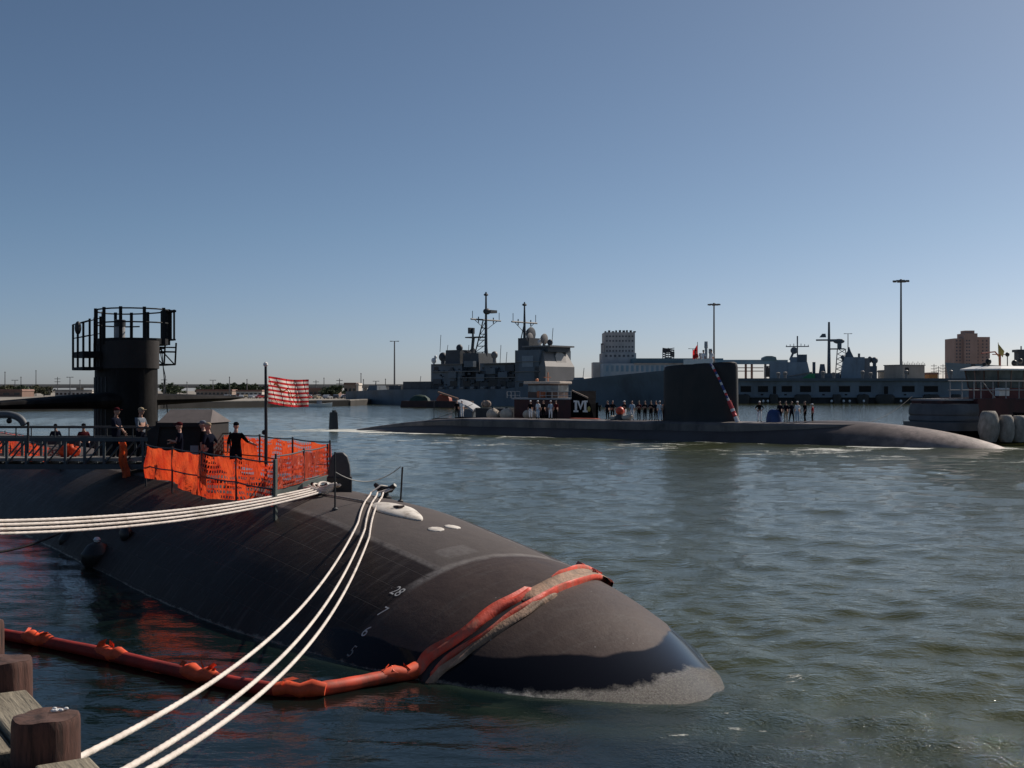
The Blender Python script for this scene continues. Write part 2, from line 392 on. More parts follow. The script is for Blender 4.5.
# ------------------------------------------------------------------ mooring lines
def wv(p): return Vector(nw(*p))
A1=wv(c1)+Vector((0,0,.25)); A2=wv(c2)+Vector((0,0,.2))
LOOP=[]
def strand_tube(mb,pts,r,pitch=.16,n=12):
    mb0=MB(); L=[0]
    for a,b in zip(pts[:-1],pts[1:]): L.append(L[-1]+(Vector(b)-Vector(a)).length)
    m=int(min(1500,max(60,L[-1]/(pitch/7)))); q=[]; j=0
    for i in range(m+1):
        d=L[-1]*i/m
        while j<len(L)-2 and d>L[j+1]: j+=1
        q.append(Vector(pts[j]).lerp(Vector(pts[j+1]),(d-L[j])/max(1e-6,L[j+1]-L[j])))
    mb0.tube(q,r,n)
    for i in range(m+1):
        d=L[-1]*i/m; c=q[i]
        for k in range(n):
            v=Vector(mb0.v[i*n+k]); f=1+.055*math.cos(3*2*PI*k/n-2*PI*d/pitch)
            mb0.v[i*n+k]=tuple(c+(v-c)*f)
    mb.add(mb0.v,mb0.f)
def rope(name,pts,r,label,group,m=ROPE):
    mb=MB(); strand_tube(mb,pts,r); return tag(mb.build(name,m,None,smooth=True,angle=80),label,'rope',group)
# three lines down to the pier at the lower left
for i,(dx,S,bx,by,lab) in enumerate(((-.32,.93,-2.42,4.15,'leftmost of the three white mooring lines sagging from bow cleat to lower left'),
        (-.16,1.04,-2.12,4.0,'middle of the three white mooring lines sagging from bow cleat to lower left'),
        (-.02,1.14,-2.04,4.1,'rightmost of the three white mooring lines sagging from bow cleat to lower left'))):
    a=A1+Vector((dx,-.25,-.1)); b=Vector((bx,by,3.12)); pts=clear_hull(cat(a,b,S,90))
    if i==0: pts=[A1+Vector((.05,.1,.02)),A1+Vector((-.1,-.05,.06))]+pts
    else: pts=[A1+Vector((.22,.05,.05)),A1+Vector((.12+.06*i,-.12,.0))]+pts
    rope('mooring_line',pts,.0215,lab,'white mooring lines at the bow cleat')
for i,(zo,S,lab) in enumerate(((.16,.30,'topmost rope of the white mooring bundle stretching to the left'),(.03,.32,'second rope from top in the white mooring bundle at left'),
        (-.10,.345,'third rope from top in the white mooring bundle at left'),(-.24,.37,'lowest rope of the white mooring bundle stretching to the left'))):
    a=A2+Vector((-.15+.07*i,-.1-.05*i,-.02-.03*i)); b=Vector((-9.6+.02*i,16.0,3.02+zo*.42)); pts=clear_hull(cat(a,b,S,50))
    rope('mooring_line',pts,.025,lab,'white mooring bundle')
mb=MB()  # turns of rope on the cleat
for k in range(4):
    c=A2+Vector((-.05+.09*k,.0,-.06+.035*k)); pts=[c+Vector((.34*math.cos(a)*(1-.08*k),.26*math.sin(a),.05*math.sin(2*a+k))) for a in np.linspace(0,5.6,26)]
    mb.tube(pts,.03,8)
tag(mb.build('rope_coil',ROPE,None,smooth=True,angle=80),'tangled white rope turns wound on the deck cleat before the housing','rope coil')
pts=[A2+Vector((.3,.0,-.08))]+[Vector(nw(x,y,on_deck(x,y,.03))) for x,y in [(c2[0]+u*(hx-.5-c2[0]),c2[1]+u*(hy-.1-c2[1])) for u in np.linspace(.08,1,16)]]
rope('deck_line',pts,.022,'thin grey line lying on deck from rope coil to white hatch',None,mat('grey_line',(.3,.28,.25),.8,.2,9))
# dark line from flank to the left
x,y,z=hull_hit(92,515); a=Vector(nw(x,y,z+.03)); b=Vector((-19.5,38,1.0)); bx,by=ground(-40,563)
pts=cat(a,Vector((bx,by,.25)),.35,30); mb=MB(); mb.tube(pts,.035,8)
tag(mb.build('dark_line',BLACK,None,smooth=True),'dark slack line hanging from the hull flank to the water at far left','rope')
# ------------------------------------------------------------------ rubber fenders at the far left waterline
FB=mat('black_rubber',(.014,.013,.012),.45,.3,8)
for px,py,s,lab in ((97,566,.42,'largest round black fender at the hull waterline, beside the dark slack line'),(69,549,.30,'round black fender second nearest along the hull waterline at left'),
                 (52,538,.30,'round black fender third nearest along the hull waterline at left'),(40,530,.26,'farthest small round black fender on the hull waterline')):
    X,Y=ground(px,py); t=thing('hull_fender',lab,'fender',(X,Y,.12),NS.rz,'black fenders along the hull')
    mb=MB(); mb.lathe([(.02,-s),(s*.6,-s*.8),(s,-s*.2),(s,s*.3),(s*.6,s*.85),(.08,s*1.05)],(0,0,.1),16); mb.build('fender_body',FB,t,smooth=True)
    mb=MB(); mb.lathe([(.07,s*1.0),(.10,s*1.2),(.06,s*1.35)],(0,0,.1),10); mb.build('shackle',WHITE,t,smooth=True)
# ------------------------------------------------------------------ oil boom
bpts=[Vector((*ground(px,py-2),.10)) for px,py in ((-30,636),(6,642),(60,652),(120,665),(200,684),(255,695),(300,699),(335,695),(375,687),(418,680))]
def smooth_path(P,k=6):
    out=[]
    for i in range(len(P)-1):
        p0=P[max(i-1,0)];p1=P[i];p2=P[i+1];p3=P[min(i+2,len(P)-1)]
        for j in range(k):
            u=j/k; out.append(.5*((2*p1)+(p2-p0)*u+(2*p0-5*p1+4*p2-p3)*u*u+(3*p1-p0-3*p2+p3)*u**3))
    out.append(P[-1]); return out
boom=thing('oil_boom','long orange oil boom floating from the pier and draped up over the bow','oil boom',(bpts[6].x,bpts[6].y,0))
O=boom.location.copy()
sp=smooth_path(bpts,8); mb=MB(); rad=[.110+.003*math.sin(i*1.3)+.004*math.sin(i*.37) for i in range(len(sp))]; rad[-1]=.09
mb.tube([p-O for p in sp],rad,14); mb.m=[1 if k//14>=len(sp)*.66 else 0 for k in range(len(mb.f))]
mb.build('float_section',[mat('boom_shaded_red',(.36,.024,.014),.65,.25,3,dirt=(.06,.02,.015),dirt_amt=.3),ORANGE],boom,smooth=True,angle=60)  # dark red copy paints shade on the left length of the orange boom
for px,py in ((38,646),(112,661),(196,681),(300,697),(408,680)):
    X,Y=ground(px,py); p=min(sp,key=lambda q:(q.x-X)**2+(q.y-Y)**2); i=sp.index(p); d=(sp[min(i+1,len(sp)-1)]-sp[max(i-1,0)]).normalized()
    mb=MB(); mb.tube([p-O-d*.42+Vector((0,0,.02)),p-O-d*.20+Vector((0,0,.05)),p-O+Vector((0,0,-.0)),p-O+d*.2+Vector((0,0,.05)),p-O+d*.40+Vector((0,0,.02))],[.10,.130+.015*math.sin(px),.114,.132,.10],12)
    rs=np.random.default_rng(px)
    for k in range(6):
        q=p-O+d*rs.uniform(-.36,.36)+Vector((rs.uniform(-.05,.05),rs.uniform(-.05,.05),.13+rs.uniform(-.02,.05))); u_=rs.normal(0,.045,3); w_=rs.normal(0,.03,3)
        mb.add([q-Vector(u_)-Vector(w_),q+Vector(u_)-Vector(w_),q+Vector(u_)+Vector(w_),q-Vector(u_)+Vector(w_)],[(0,1,2,3)])
    mb.build('connector_collar',mat('bright_orange_vinyl',(.8,.10,.03),.6,.25,6),boom,smooth=True,angle=40)
# draped length: flattened tube and skirt following the hull
path=[hull_hit(px,py) for px,py in ((417,676),(424,671),(436,660),(455,645),(480,628),(503,612),(522,600),(545,588),(570,578),(592,573),(601,576))]
last=path[-1]
apts=[]
for x,y,z in path: apts.append((x,math.atan2(-y,z-ZC)))
for k in range(1,4): apts.append((apts[10][0]-.45*k,apts[10][1]-.03*k))
sp2=smooth_path([Vector((a[0],a[1],0)) for a in apts],8)
def drape(name,offx,width,thick,m,i0,i1,lift=.02,wob=.05):
    mb=MB(); rings=[]
    P=sp2[i0:i1]
    for i,p in enumerate(P):
        q=P[min(i+1,len(P)-1)]; pr=P[max(i-1,0)]; rr=float(hull_r(-p.x))
        tx,ta=(q.x-pr.x),(q.y-pr.y)*rr; n=math.hypot(tx,ta) or 1; nx,na=-ta/n,tx/n     # across the strip, forwards
        if nx<0: nx,na=-nx,-na
        wd=width*(1+.14*math.sin(i*.13+offx*9)+.07*math.sin(i*.43)); ring=[]
        e=min(1,(i+1)/3,(len(P)-i)/3)
        prof=[(-1,0),(-.9,.6),(-.55,1.0),(-.1,.80+.18*math.sin(i*.21)),(.3,.95),(.75,.8),(.97,.4),(1,0)]
        for u,hh in prof:
            o_=offx+u*wd/2*e+wob*math.sin(i*.31+offx*5)
            ring.append(on_hull(p.x+nx*o_,p.y+na*o_/rr,lift+thick*hh*e*(1+.16*math.sin(i*.23+u*3))))
        for u in (.6,-.6):
            o_=offx+u*wd/2*e; ring.append(on_hull(p.x+nx*o_,p.y+na*o_/rr,-.02))
        rings.append([Vector(nw(*r))-O for r in ring])
    mb.loft(rings); return mb.build(name,m,boom,smooth=True,angle=50)
DRTY=mat('dirty_boom_fabric',(.42,.25,.16),.75,.25,3,bump=.7,bscale=20,dirt=(.05,.045,.03),dirt_amt=.42)
REDV=mat('red_boom_fabric',(.72,.07,.03),.6,.25,4,bump=.4,bscale=12,dirt=(.30,.19,.12),dirt_amt=.3)
drape('draped_tube',-.06,.19,.11,REDV,0,54,.03,.03)
drape('draped_skirt',.33,.13,.06,DRTY,2,56,.02,.03)
drape('draped_gap_strip',.14,.26,.03,BLACK,0,52,.01,.02)  # black strip that stands for the dark gap between tube and skirt
drape('draped_band',.08,.34,.08,DRTY,47,len(sp2),.03,.02)
drape('draped_edge',.25,.06,.07,REDV,8,len(sp2),.04,.02)
drape('draped_edge',-.12,.06,.10,REDV,60,len(sp2),.04,.02)
# ------------------------------------------------------------------ orange net fences
def net_mat(name='orange_safety_net',dense=0.0):
    """woven safety net: real holes are far below a pixel, so the weave is cut by a transparent pattern of the sheet itself"""
    m,t,b=nt(name); N=t.nodes; L=t.links
    tc=N.new('ShaderNodeTexCoord'); n=N.new('ShaderNodeTexNoise'); n.inputs['Scale'].default_value=2.2; n.inputs['Detail'].default_value=5
    L.new(tc.outputs['Object'],n.inputs['Vector'])
    r=N.new('ShaderNodeValToRGB'); r.color_ramp.elements[0].color=(.60,.036,.012,1); r.color_ramp.elements[1].color=(.88,.125,.036,1)
    r.color_ramp.elements[0].position=.3; r.color_ramp.elements[1].position=.7
    L.new(n.outputs['Fac'],r.inputs['Fac']); L.new(r.outputs[0],b.inputs['Base Color']); b.inputs['Roughness'].default_value=.45
    nb=N.new('ShaderNodeTexNoise'); nb.inputs['Scale'].default_value=3.0; nb.inputs['Detail'].default_value=6; nb.inputs['Distortion'].default_value=1.2; mpb=N.new('ShaderNodeMapping'); mpb.inputs['Scale'].default_value=(1.6,1.6,.7); mpb.inputs['Rotation'].default_value=(0,.6,0); L.new(tc.outputs['Object'],mpb.inputs['Vector']); L.new(mpb.outputs[0],nb.inputs['Vector'])
    bpb=N.new('ShaderNodeBump'); bpb.inputs['Strength'].default_value=1.0; bpb.inputs['Distance'].default_value=.22; L.new(nb.outputs['Fac'],bpb.inputs['Height']); L.new(bpb.outputs[0],b.inputs['Normal'])
    tr=N.new('ShaderNodeBsdfTranslucent'); L.new(r.outputs[0],tr.inputs['Color']); L.new(bpb.outputs[0],tr.inputs['Normal'])
    ms=N.new('ShaderNodeMixShader'); ms.inputs['Fac'].default_value=.55; L.new(b.outputs[0],ms.inputs[1]); L.new(tr.outputs[0],ms.inputs[2])
    br=N.new('ShaderNodeTexBrick'); br.offset=0; br.inputs['Scale'].default_value=1; br.inputs['Brick Width'].default_value=.13; br.inputs['Row Height'].default_value=.13
    br.inputs['Mortar Size'].default_value=.027; br.inputs['Mortar Smooth'].default_value=0
    uv=N.new('ShaderNodeUVMap'); L.new(uv.outputs[0],br.inputs['Vector'])
    # wrinkled places lie double and close up
    n2=N.new('ShaderNodeTexNoise'); n2.inputs['Scale'].default_value=1.1; n2.inputs['Detail'].default_value=3; L.new(tc.outputs['Object'],n2.inputs['Vector'])
    g=N.new('ShaderNodeMath'); g.operation='GREATER_THAN'; g.inputs[1].default_value=.545; L.new(n2.outputs['Fac'],g.inputs[0])
    mx=N.new('ShaderNodeMath'); mx.operation='MAXIMUM'; L.new(br.outputs['Fac'],mx.inputs[0])
    sx_=N.new('ShaderNodeSeparateXYZ'); L.new(uv.outputs[0],sx_.inputs[0]); ad=N.new('ShaderNodeMath'); ad.operation='MULTIPLY_ADD'; ad.inputs[1].default_value=3.0; L.new(n2.outputs['Fac'],ad.inputs[0]); L.new(sx_.outputs[0],ad.inputs[2])
    ls=N.new('ShaderNodeMath'); ls.operation='LESS_THAN'; ls.inputs[1].default_value=dense+1.5; L.new(ad.outputs[0],ls.inputs[0])
    m2_=N.new('ShaderNodeMath'); m2_.operation='MAXIMUM'; L.new(ls.outputs[0],m2_.inputs[0]); L.new(g.outputs[0],m2_.inputs[1]); L.new(m2_.outputs[0],mx.inputs[1])
    tp=N.new('ShaderNodeBsdfTransparent'); mo=N.new('ShaderNodeMixShader'); L.new(mx.outputs[0],mo.inputs['Fac']); L.new(tp.outputs[0],mo.inputs[1]); L.new(ms.outputs[0],mo.inputs[2])
    L.new(mo.outputs[0],N['Material Output'].inputs['Surface']); return m
NET=net_mat(); NETD=net_mat('orange_net_doubled',5.2)
def net_sheet(name,P,ztop,zbot,parent,amp=.08,seed=0,sag=.06,res=.08,m=None):
    """a hanging sheet along the polyline P (local x,y), wrinkled; ztop/zbot are callables of the distance fraction"""
    rs=np.random.default_rng(seed); seg=[math.dist(P[i],P[i+1]) for i in range(len(P)-1)]; Ltot=sum(seg); n=max(6,int(Ltot/res)); rows=14
    ph=rs.uniform(0,6,6); vs=[]; uv=[]
    for i in range(n+1):
        d=Ltot*i/n; u=i/n; k=0
        while k<len(seg)-1 and d>seg[k]: d-=seg[k]; k+=1
        w=d/seg[k]; x=P[k][0]+(P[k+1][0]-P[k][0])*w; y=P[k][1]+(P[k+1][1]-P[k][1])*w
        tx,ty=(P[k+1][0]-P[k][0])/seg[k],(P[k+1][1]-P[k][1])/seg[k]
        s=Ltot*u; bay=abs(math.sin(PI*s/1.3))
        for j in range(rows+1):
            v=j/rows; zz=zbot(u)+(ztop(u)-sag*bay-zbot(u))*v
            off=amp*(math.sin(s*2.3+ph[0]+v*3)*.5+math.sin(s*5.1+ph[1]-v*4)*.3+math.sin(s*9+ph[2]+v*7)*.18)*(1-.75*v)+amp*.9*(1-v)**2*math.sin(s*1.1+ph[3])
            vs.append((x-ty*off,y+tx*off,zz)); uv.append((s+.05*math.sin(v*5+s),v*(ztop(u)-zbot(u))))
    fs=[(i*(rows+1)+j,(i+1)*(rows+1)+j,(i+1)*(rows+1)+j+1,i*(rows+1)+j+1) for i in range(n) for j in range(rows)]
    mb=MB(); mb.add(vs,fs); o=mb.build(name,m or NET,parent,smooth=True,angle=80)
    l=o.data.uv_layers.new(name='UVMap')
    for lp in o.data.loops: l.data[lp.index].uv=uv[lp.vertex_index]
    return o
def fence(label,P,ztop,zbot,npost,seed,amp=.08,net=None,group='orange net fences on deck',rail_mid=True):
    t=thing('net_fence',label,'fence',(NS.ox,NS.oy,0),NS.rz,group)
    net_sheet('netting',P,lambda u:ztop-.03,zbot if callable(zbot) else (lambda u:zbot),t,amp,seed,m=net)
    L_=[math.dist(P[i],P[i+1]) for i in range(len(P)-1)]; T=sum(L_)
    def at(d):
        k=0
        while k<len(L_)-1 and d>L_[k]: d-=L_[k]; k+=1
        w=d/L_[k]; return P[k][0]+(P[k+1][0]-P[k][0])*w,P[k][1]+(P[k+1][1]-P[k][1])*w
    pts=[]
    for k in range(npost):
        x,y=at(T*k/(npost-1)*.9999); pts.append((x,y)); mb=MB(); mb.bar((x,y-.03,on_deck(x,y)-.03),(x,y-.03,ztop+.05),.028,8); mb.build('post',DARK,t)
    for zz in ((ztop,(ztop+on_deck(*pts[0]))/2) if rail_mid else (ztop,)):
        for k in range(npost-1):
            a,b=pts[k],pts[k+1]; mb=MB(); mb.tube(cat((a[0],a[1]-.035,zz),(b[0],b[1]-.035,zz),.03,8),.02,6); mb.build('rail',DARK,t)
    return t
ys=-1.95; yp=1.15
xa=NS.lx(147,ys); xb=NS.lx(277,ys); zt_=NS.z(453.5,NS.lx(212,ys),ys)
fence('wrinkled orange net fence on dark posts along near side of the foredeck',[(xa,ys),(xb,ys)],zt_,lambda u:on_deck(NS.lx(200,ys),ys,.12)+.22*max(0,abs(u-.62)-.1)+.05*math.sin(u*9),5,1,.14,NETD)
xc=NS.lx(205,yp); xd=NS.lx(331,yp); zt2=NS.z(442,xd,yp)
fence('sheer orange net fence on the far side of the foredeck behind the flagpole',[(xc,yp),(xd,yp)],zt2,on_deck(xd,yp,.20),5,2,.05)
t=fence('orange net across the forward end of fence, between grey board and housing',[(xb,ys),(xd-.05,yp-.05)],(zt_+zt2)/2+.02,on_deck(xd,0,.22),3,3,.03)
GRN=mat('grey_green_board',(.05,.065,.06),.6,.15,4)
mb=MB(); x,y=xb,ys; zb=on_deck(xb,ys); mb.box((x+.05,y-.06,(zb+zt_)/2+.02),(.22,.06,zt_-zb+.1),rz=R(-35)); mb.build('end_board',GRN,t,bevel=.01)
d=math.hypot(xd-xb,yp-ys); an=math.atan2(yp-ys,xd-xb); mb=MB(); mb.box(((xb+xd)/2,(ys+yp)/2-.08,on_deck(xd,0,.14)),(d,.09,.17),rz=an); mb.build('kick_board',GRN,t,bevel=.01)
# aft fences left of the sail (behind the gangway)
fence('bright orange net fence behind the gangway at the far left edge',[(NS.lx(-40,-2.2),-2.2),(NS.lx(61,-2.2),-2.2)],NS.z(440,NS.lx(20,-2.2),-2.2),on_deck(NS.lx(20,-2.2),-2.2,.1),6,4,.2,NETD)
fence('distant pale orange net seen above the gangway rail at far left',[(NS.lx(-5,1.7),1.7),(NS.lx(43,1.7),1.7)],NS.z(434,NS.lx(20,1.7),1.7),on_deck(NS.lx(20,1.7),1.7,.05),5,5,.06)
# ------------------------------------------------------------------ jackstaff and flag
px_=266; fx=NS.lx(px_); fz=NS.z(366,fx)
t=thing('flagpole','tall dark flagpole standing inside the orange fence','flagpole',nw(fx,0,on_deck(fx,0)-.02))
mb=MB(); mb.tube([(0,0,0),(0,0,1.6),(-.01,0,fz-on_deck(fx,0))],[.05,.045,.035],10); mb.build('pole',BLACK,t,smooth=True)
mb=MB(); mb.lathe([(.03,0),(.07,.04),(.06,.10),(.01,.14)],(-.01,0,fz-on_deck(fx,0)),12); mb.build('finial',WHITE,t,smooth=True)
mb=MB(); mb.ell((-.05,0,1.35),(.07,.05,.07),10,8); mb.build('pole_cleat',BLACK,t)
FR_=mat('flag_red',(.55,.03,.035),.7,.1,6,trans=.62); FW_=mat('flag_white',(.82,.72,.64),.7,.06,6,trans=.62); FY_=mat('flag_yellow',(.75,.36,.08),.7,.1,6,trans=.4)
X0,Y0,_=nw(fx,0,0); FD=Y0
def flagpt(u,v):
    x=.06+1.12*u; z=(fz-.28)-.76*(1-v)-.13*u-.05*math.sin(u*4)*u
    y=.10*math.sin(u*6.3+v*.8)*(.3+.7*u)+.03*math.sin(u*15+v*3)
    return (x,y,z)
fl=thing('flag','red and white striped flag with yellow snake flying from the pole','flag',(X0,Y0,on_deck(fx,0)*0))
mb=MB(); nu=36
for sidx in range(13):
    v0,v1=sidx/13,(sidx+1)/13
    for i in range(nu):
        u0,u1=i/nu,(i+1)/nu
        mb.add([flagpt(u0,v0),flagpt(u1,v0),flagpt(u1,v1),flagpt(u0,v1)],[(0,1,2,3)],sidx%2)
bmf=mb.build('flag_cloth',[FR_,FW_],fl,smooth=True,angle=80)
bm=bmesh.new(); bm.from_mesh(bmf.data); bmesh.ops.remove_doubles(bm,verts=bm.verts,dist=1e-5); bm.to_mesh(bmf.data); bm.free()
sn=[(.14+.72*w,.72-.42*w+.07*math.sin(w*17)) for w in np.linspace(0,1,60)]
for sg in (-1,1):
    mb=MB(); L_=[];R_=[]
    for i,(u,v) in enumerate(sn):
        wd=.030*(1-.6*i/59); p=flagpt(u,v+wd); q=flagpt(u,v-wd); L_.append((p[0],p[1]+sg*.006,p[2])); R_.append((q[0],q[1]+sg*.006,q[2]))
    mb.add(L_+R_,[(i,i+1,60+i+1,60+i) for i in range(59)]); mb.build('snake_emblem',FY_,fl)
    vs,fs=text_mesh("DONT TREAD ON ME",.11,2); mb=MB()
    pts=[]
    for v in vs:
        p=flagpt(.52+v[0]*(sg*-1)*.84,.115+v[1]*1.0); pts.append((p[0],p[1]+sg*.007,p[2]))
    mb.add(pts,fs); mb.build('flag_motto',FW_ if False else FY_,fl)
# ------------------------------------------------------------------ watch shelter, orange drape, gangway, hose
CANV=mat('canvas_dark',(.022,.018,.017),.9,.2,3,bump=.3,bscale=6); CANR=mat('canvas_roof',(.12,.10,.095),.85,.15,3,bump=.3,bscale=5)
sx=NS.lx(186); X,Y=NS.world(sx,.2); zs=on_deck(sx,.2); k=Y/F
t=thing('deck_shelter','dark canvas shelter with sloping brown roof beside the sail','shelter',(X,Y,zs-.05),R(-8))
we=30*k; er=HC-(420-H0)*k-zs; rd=HC-(408.5-H0)*k-zs
mb=MB(); mb.rng(-we+.06,we-.05,-.75,.85,0,er+.03); mb.build('canvas_wall',CANV,t,bevel=.02)
mb=MB(); mb.add([(-we*.83,-.86,er-.02),(we,-.86,er-.02),(we,.95,er-.02),(-we*.83,.95,er-.02),(-we*.75,.0,rd+.02),(we*.72,.0,rd+.02)],[(0,1,5,4),(1,2,5),(2,3,4,5),(3,0,4),(3,2,1,0)]); mb.build('canvas_roof',CANR,t)
mb=MB(); mb.rng(-we*.83,we,-.90,-.84,er-.16,er-.015); mb.build('roof_valance',CANV,t)
mb=MB(); mb.add([(-we*.95,-.8,0),(-we*.75,-.8,er),(-we*.75,.8,er),(-we*.95,.8,0),(-we*1.3,-.6,er*.80),(-we*1.3,.6,er*.80),(-we*1.35,-.6,0),(-we*1.35,.6,0)],[(4,1,2,5),(6,4,5,7),(6,0,1,4),(7,5,2,3),(0,6,7,3),(0,3,2,1)]); mb.build('side_curtain',CANV,t)
mb=MB(); mb.rng(.28,.55,-.80,-.755,.3,er-.75); mb.build('notice_panel',mat('pale_panel',(.28,.28,.30),.6,.2,3),t)
# gangway
GM=mat('gangway_grey',(.055,.065,.07),.55,.2,3); GD=mat('gangway_deck',(.25,.23,.21),.7,.2,5)
gy=39.6; gk=gy/F
def gz(py): return HC-(py-H0)*gk
gx0=-24.0; gx1=(168-512)*gk
t=thing('gangway','long grey truss gangway with handrails crossing from the left to the submarine','gangway',(gx1,gy,0))
W=.62; xl=gx0-gx1
for yy,tg in ((-W,1),(W,1)):
    mb=MB(); mb.rng(xl,0,yy-.05,yy+.05,gz(468),gz(463)); mb.rng(xl,0,yy-.05,yy+.05,gz(440.5),gz(436.5))
    nb=20; step=-xl/nb
    for i in range(nb+1):
        x=xl+step*i; mb.rng(x-.04,x+.04,yy-.035,yy+.035,gz(463),gz(440.5))
        if i<nb:
            a,b=((x,gz(463)),(x+step,gz(440.5))) if i%2==0 else ((x,gz(463)),(x+step,gz(440.5)))
            mb.bar((a[0],yy,a[1]),(b[0],yy,b[1]),.03,6)
    mb.build('truss_side',GM,t)
    mb=MB(); zz=gz(427); mb.bar((xl,yy,zz),(1.1 if yy<0 else .6,yy,zz),.024,8)
    for i in range(0,nb+1,2):
        x=xl+step*i+.3; mb.bar((x,yy,gz(438)),(x,yy,zz),.02,6)
    if yy<0: mb.bar((1.05,yy,gz(470)),(1.05,yy,zz),.024,6)
    mb.build('handrail',DARK,t)
mb=MB(); mb.rng(xl,1.3,-W+.05,W-.05,gz(460),gz(457)); mb.build('walkway',GD,t)
mb=MB()
for i in range(0,nb): mb.rng(xl+step*i-.03,xl+step*i+.03,-W+.05,W-.05,gz(464),gz(461))
mb.build('cross_beam',GM,t)
X=(130.5-512)*gk; 
t=thing('orange_drape','narrow orange net strip hanging at the gangway end before the sail','safety net',(X,gy-.85,0))
mb=MB(); vs=[];n=14
for i in range(n+1):
    v=i/n; zz=gz(441)+(gz(476)-gz(441))*v
    for j in range(5):
        u=j/4-.5; vs.append((u*.26+.11*v+.03*math.sin(v*9),.05*math.sin(u*8+v*5),zz))
mb.add(vs,[(i*5+j,i*5+j+1,(i+1)*5+j+1,(i+1)*5+j) for i in range(n) for j in range(4)]); mb.build('net_strip',ORNET,t,smooth=True)
mb=MB(); mb.bar((.02,.06,gz(480)),(.02,.06,gz(439)),.025,6); mb.build('net_post',DARK,t)
X=(56-512)*gk
# orange bundle on the walkway
t=thing('orange_bundle','crumpled orange net bundle lying on the gangway against the sail','safety net',((70-512)*gk,gy+.1,gz(456.5)))
mb=MB()
for i in range(3): mb.ell((.16*i-.2,.08*math.sin(i*3),.16+.07*(i%2)),(.22,.2,.2-.03*i),10,7)
o=mb.build('net_heap',ORNET,t,smooth=True)
for v in o.data.vertices: v.co+=Vector(RNG.normal(0,.02,3))
# ventilation hose
hk=38.0/F
hp=[(( p-512)*hk,38.0,HC-(q-H0)*hk) for p,q in ((-60,420),(-30,417),(-10,415.2),(6,414.5),(15,416),(21,419.5),(24.5,425))]
mb=MB(); mb.tube(smooth_path([Vector(p) for p in hp],5),.115,14); t=thing('ventilation_hose','grey curved hose bending down above the gangway at far left','hose',(0,0,0))
mb.build('hose',mat('hose_grey',(.10,.11,.12),.6,.2,5),t,smooth=True)
mb=MB(); a=hp[-1]; mb.bar((a[0]+.1,a[1],a[2]-.9),(a[0]+.12,a[1],a[2]+.1),.04,8); mb.build('hose_support',BLACK,t)
mb=MB(); mb.ell((hp[3][0]+.1,38,hp[3][2]-.2),(.09,.09,.09),10,8); mb.build('hose_shackle',BLACK,t)
# ------------------------------------------------------------------ platform on the sail top
t=thing('work_platform','scaffold work platform with dark railings around the top of the sail','platform',(*NS.world(SX,0),0),NS.rz)
PF=mat('platform_steel',(.012,.012,.013),.7,.25,4,spec=.2)
zf=NS.z(340,SX); zr=NS.z(311,SX)
ring=[(p[0]*.80+.0,p[1]*1.0+.24) for p in foil(5.0,2.75,24)]
mb=MB(); mb.prism(ring,zf-.20,zf+.02,'z'); mb.build('platform_floor',PF,t)
mb=MB(); hp_=[]
for kx in range(24):
    if kx%2==0: hp_.append(ring[kx])
for p in hp_: 
    mb2=MB(); mb2.rng(p[0]-.05,p[0]+.05,p[1]-.05,p[1]+.05,zf-.2,zr+.06); mb2.build('post',PF,t)
cl=ring+[ring[0]]
for zz in (zr,(zr+zf)/2+.05):
    mb=MB()
    for a,b in zip(cl[:-1],cl[1:]):
        if zz!=zr and a[1]>1.2: continue
        mb.bar((a[0],a[1],zz),(b[0],b[1],zz),.03,6)
    mb.build('rail',PF,t)
mb=MB(); mb.prism([(p[0]*1.0,p[1]) for p in foil(5.62*.99,2.13,24)],ZT-1.0,zf-.1,'z'); mb.build('canvas_skirt',CANV,t,smooth=True)
# lower side landing to starboard
zl=NS.z(352.5,SX); zl0=NS.z(370,SX); zl1=NS.z(325,SX)
y0,y1=-1.02,-1.66; x0_,x1_=-.75,.85
mb=MB(); mb.rng(x0_,x1_,y1,y0,zl-.22,zl); mb.build('side_landing',PF,t)
mb=MB()
for x in (x0_,0,x1_):
    for y in (y0-.03,y1):
        mb.rng(x-.035,x+.035,y-.035,y+.035,zl0,zl1 if y==y1 else zl1+.25)
mb.rng(x0_,x1_,y1-.03,y1+.03,zl0-.02,zl0+.09); mb.rng(x0_,x1_,y0-.06,y0,zl0-.02,zl0+.09)
for x in (x0_,x1_):
    mb.rng(x-.03,x+.03,y1,y0,zl0-.02,zl0+.09); mb.bar((x,y1,zl1),(x,y0,zl1+.2),.022,6); mb.bar((x,y1,(zl+zl1)/2),(x,y0,(zl+zl1)/2+.15),.02,6)
mb.bar((x0_,y1,zl1),(x1_,y1,zl1),.022,6); mb.bar((x0_,y1,(zl+zl1)/2),(x1_,y1,(zl+zl1)/2),.02,6)
mb.build('landing_frame',PF,t)
mb=MB(); mb.ell((.85,-1.85,zl1-.2),(.1,.12,.25),10,8); mb.build('lantern',BLACK,t)
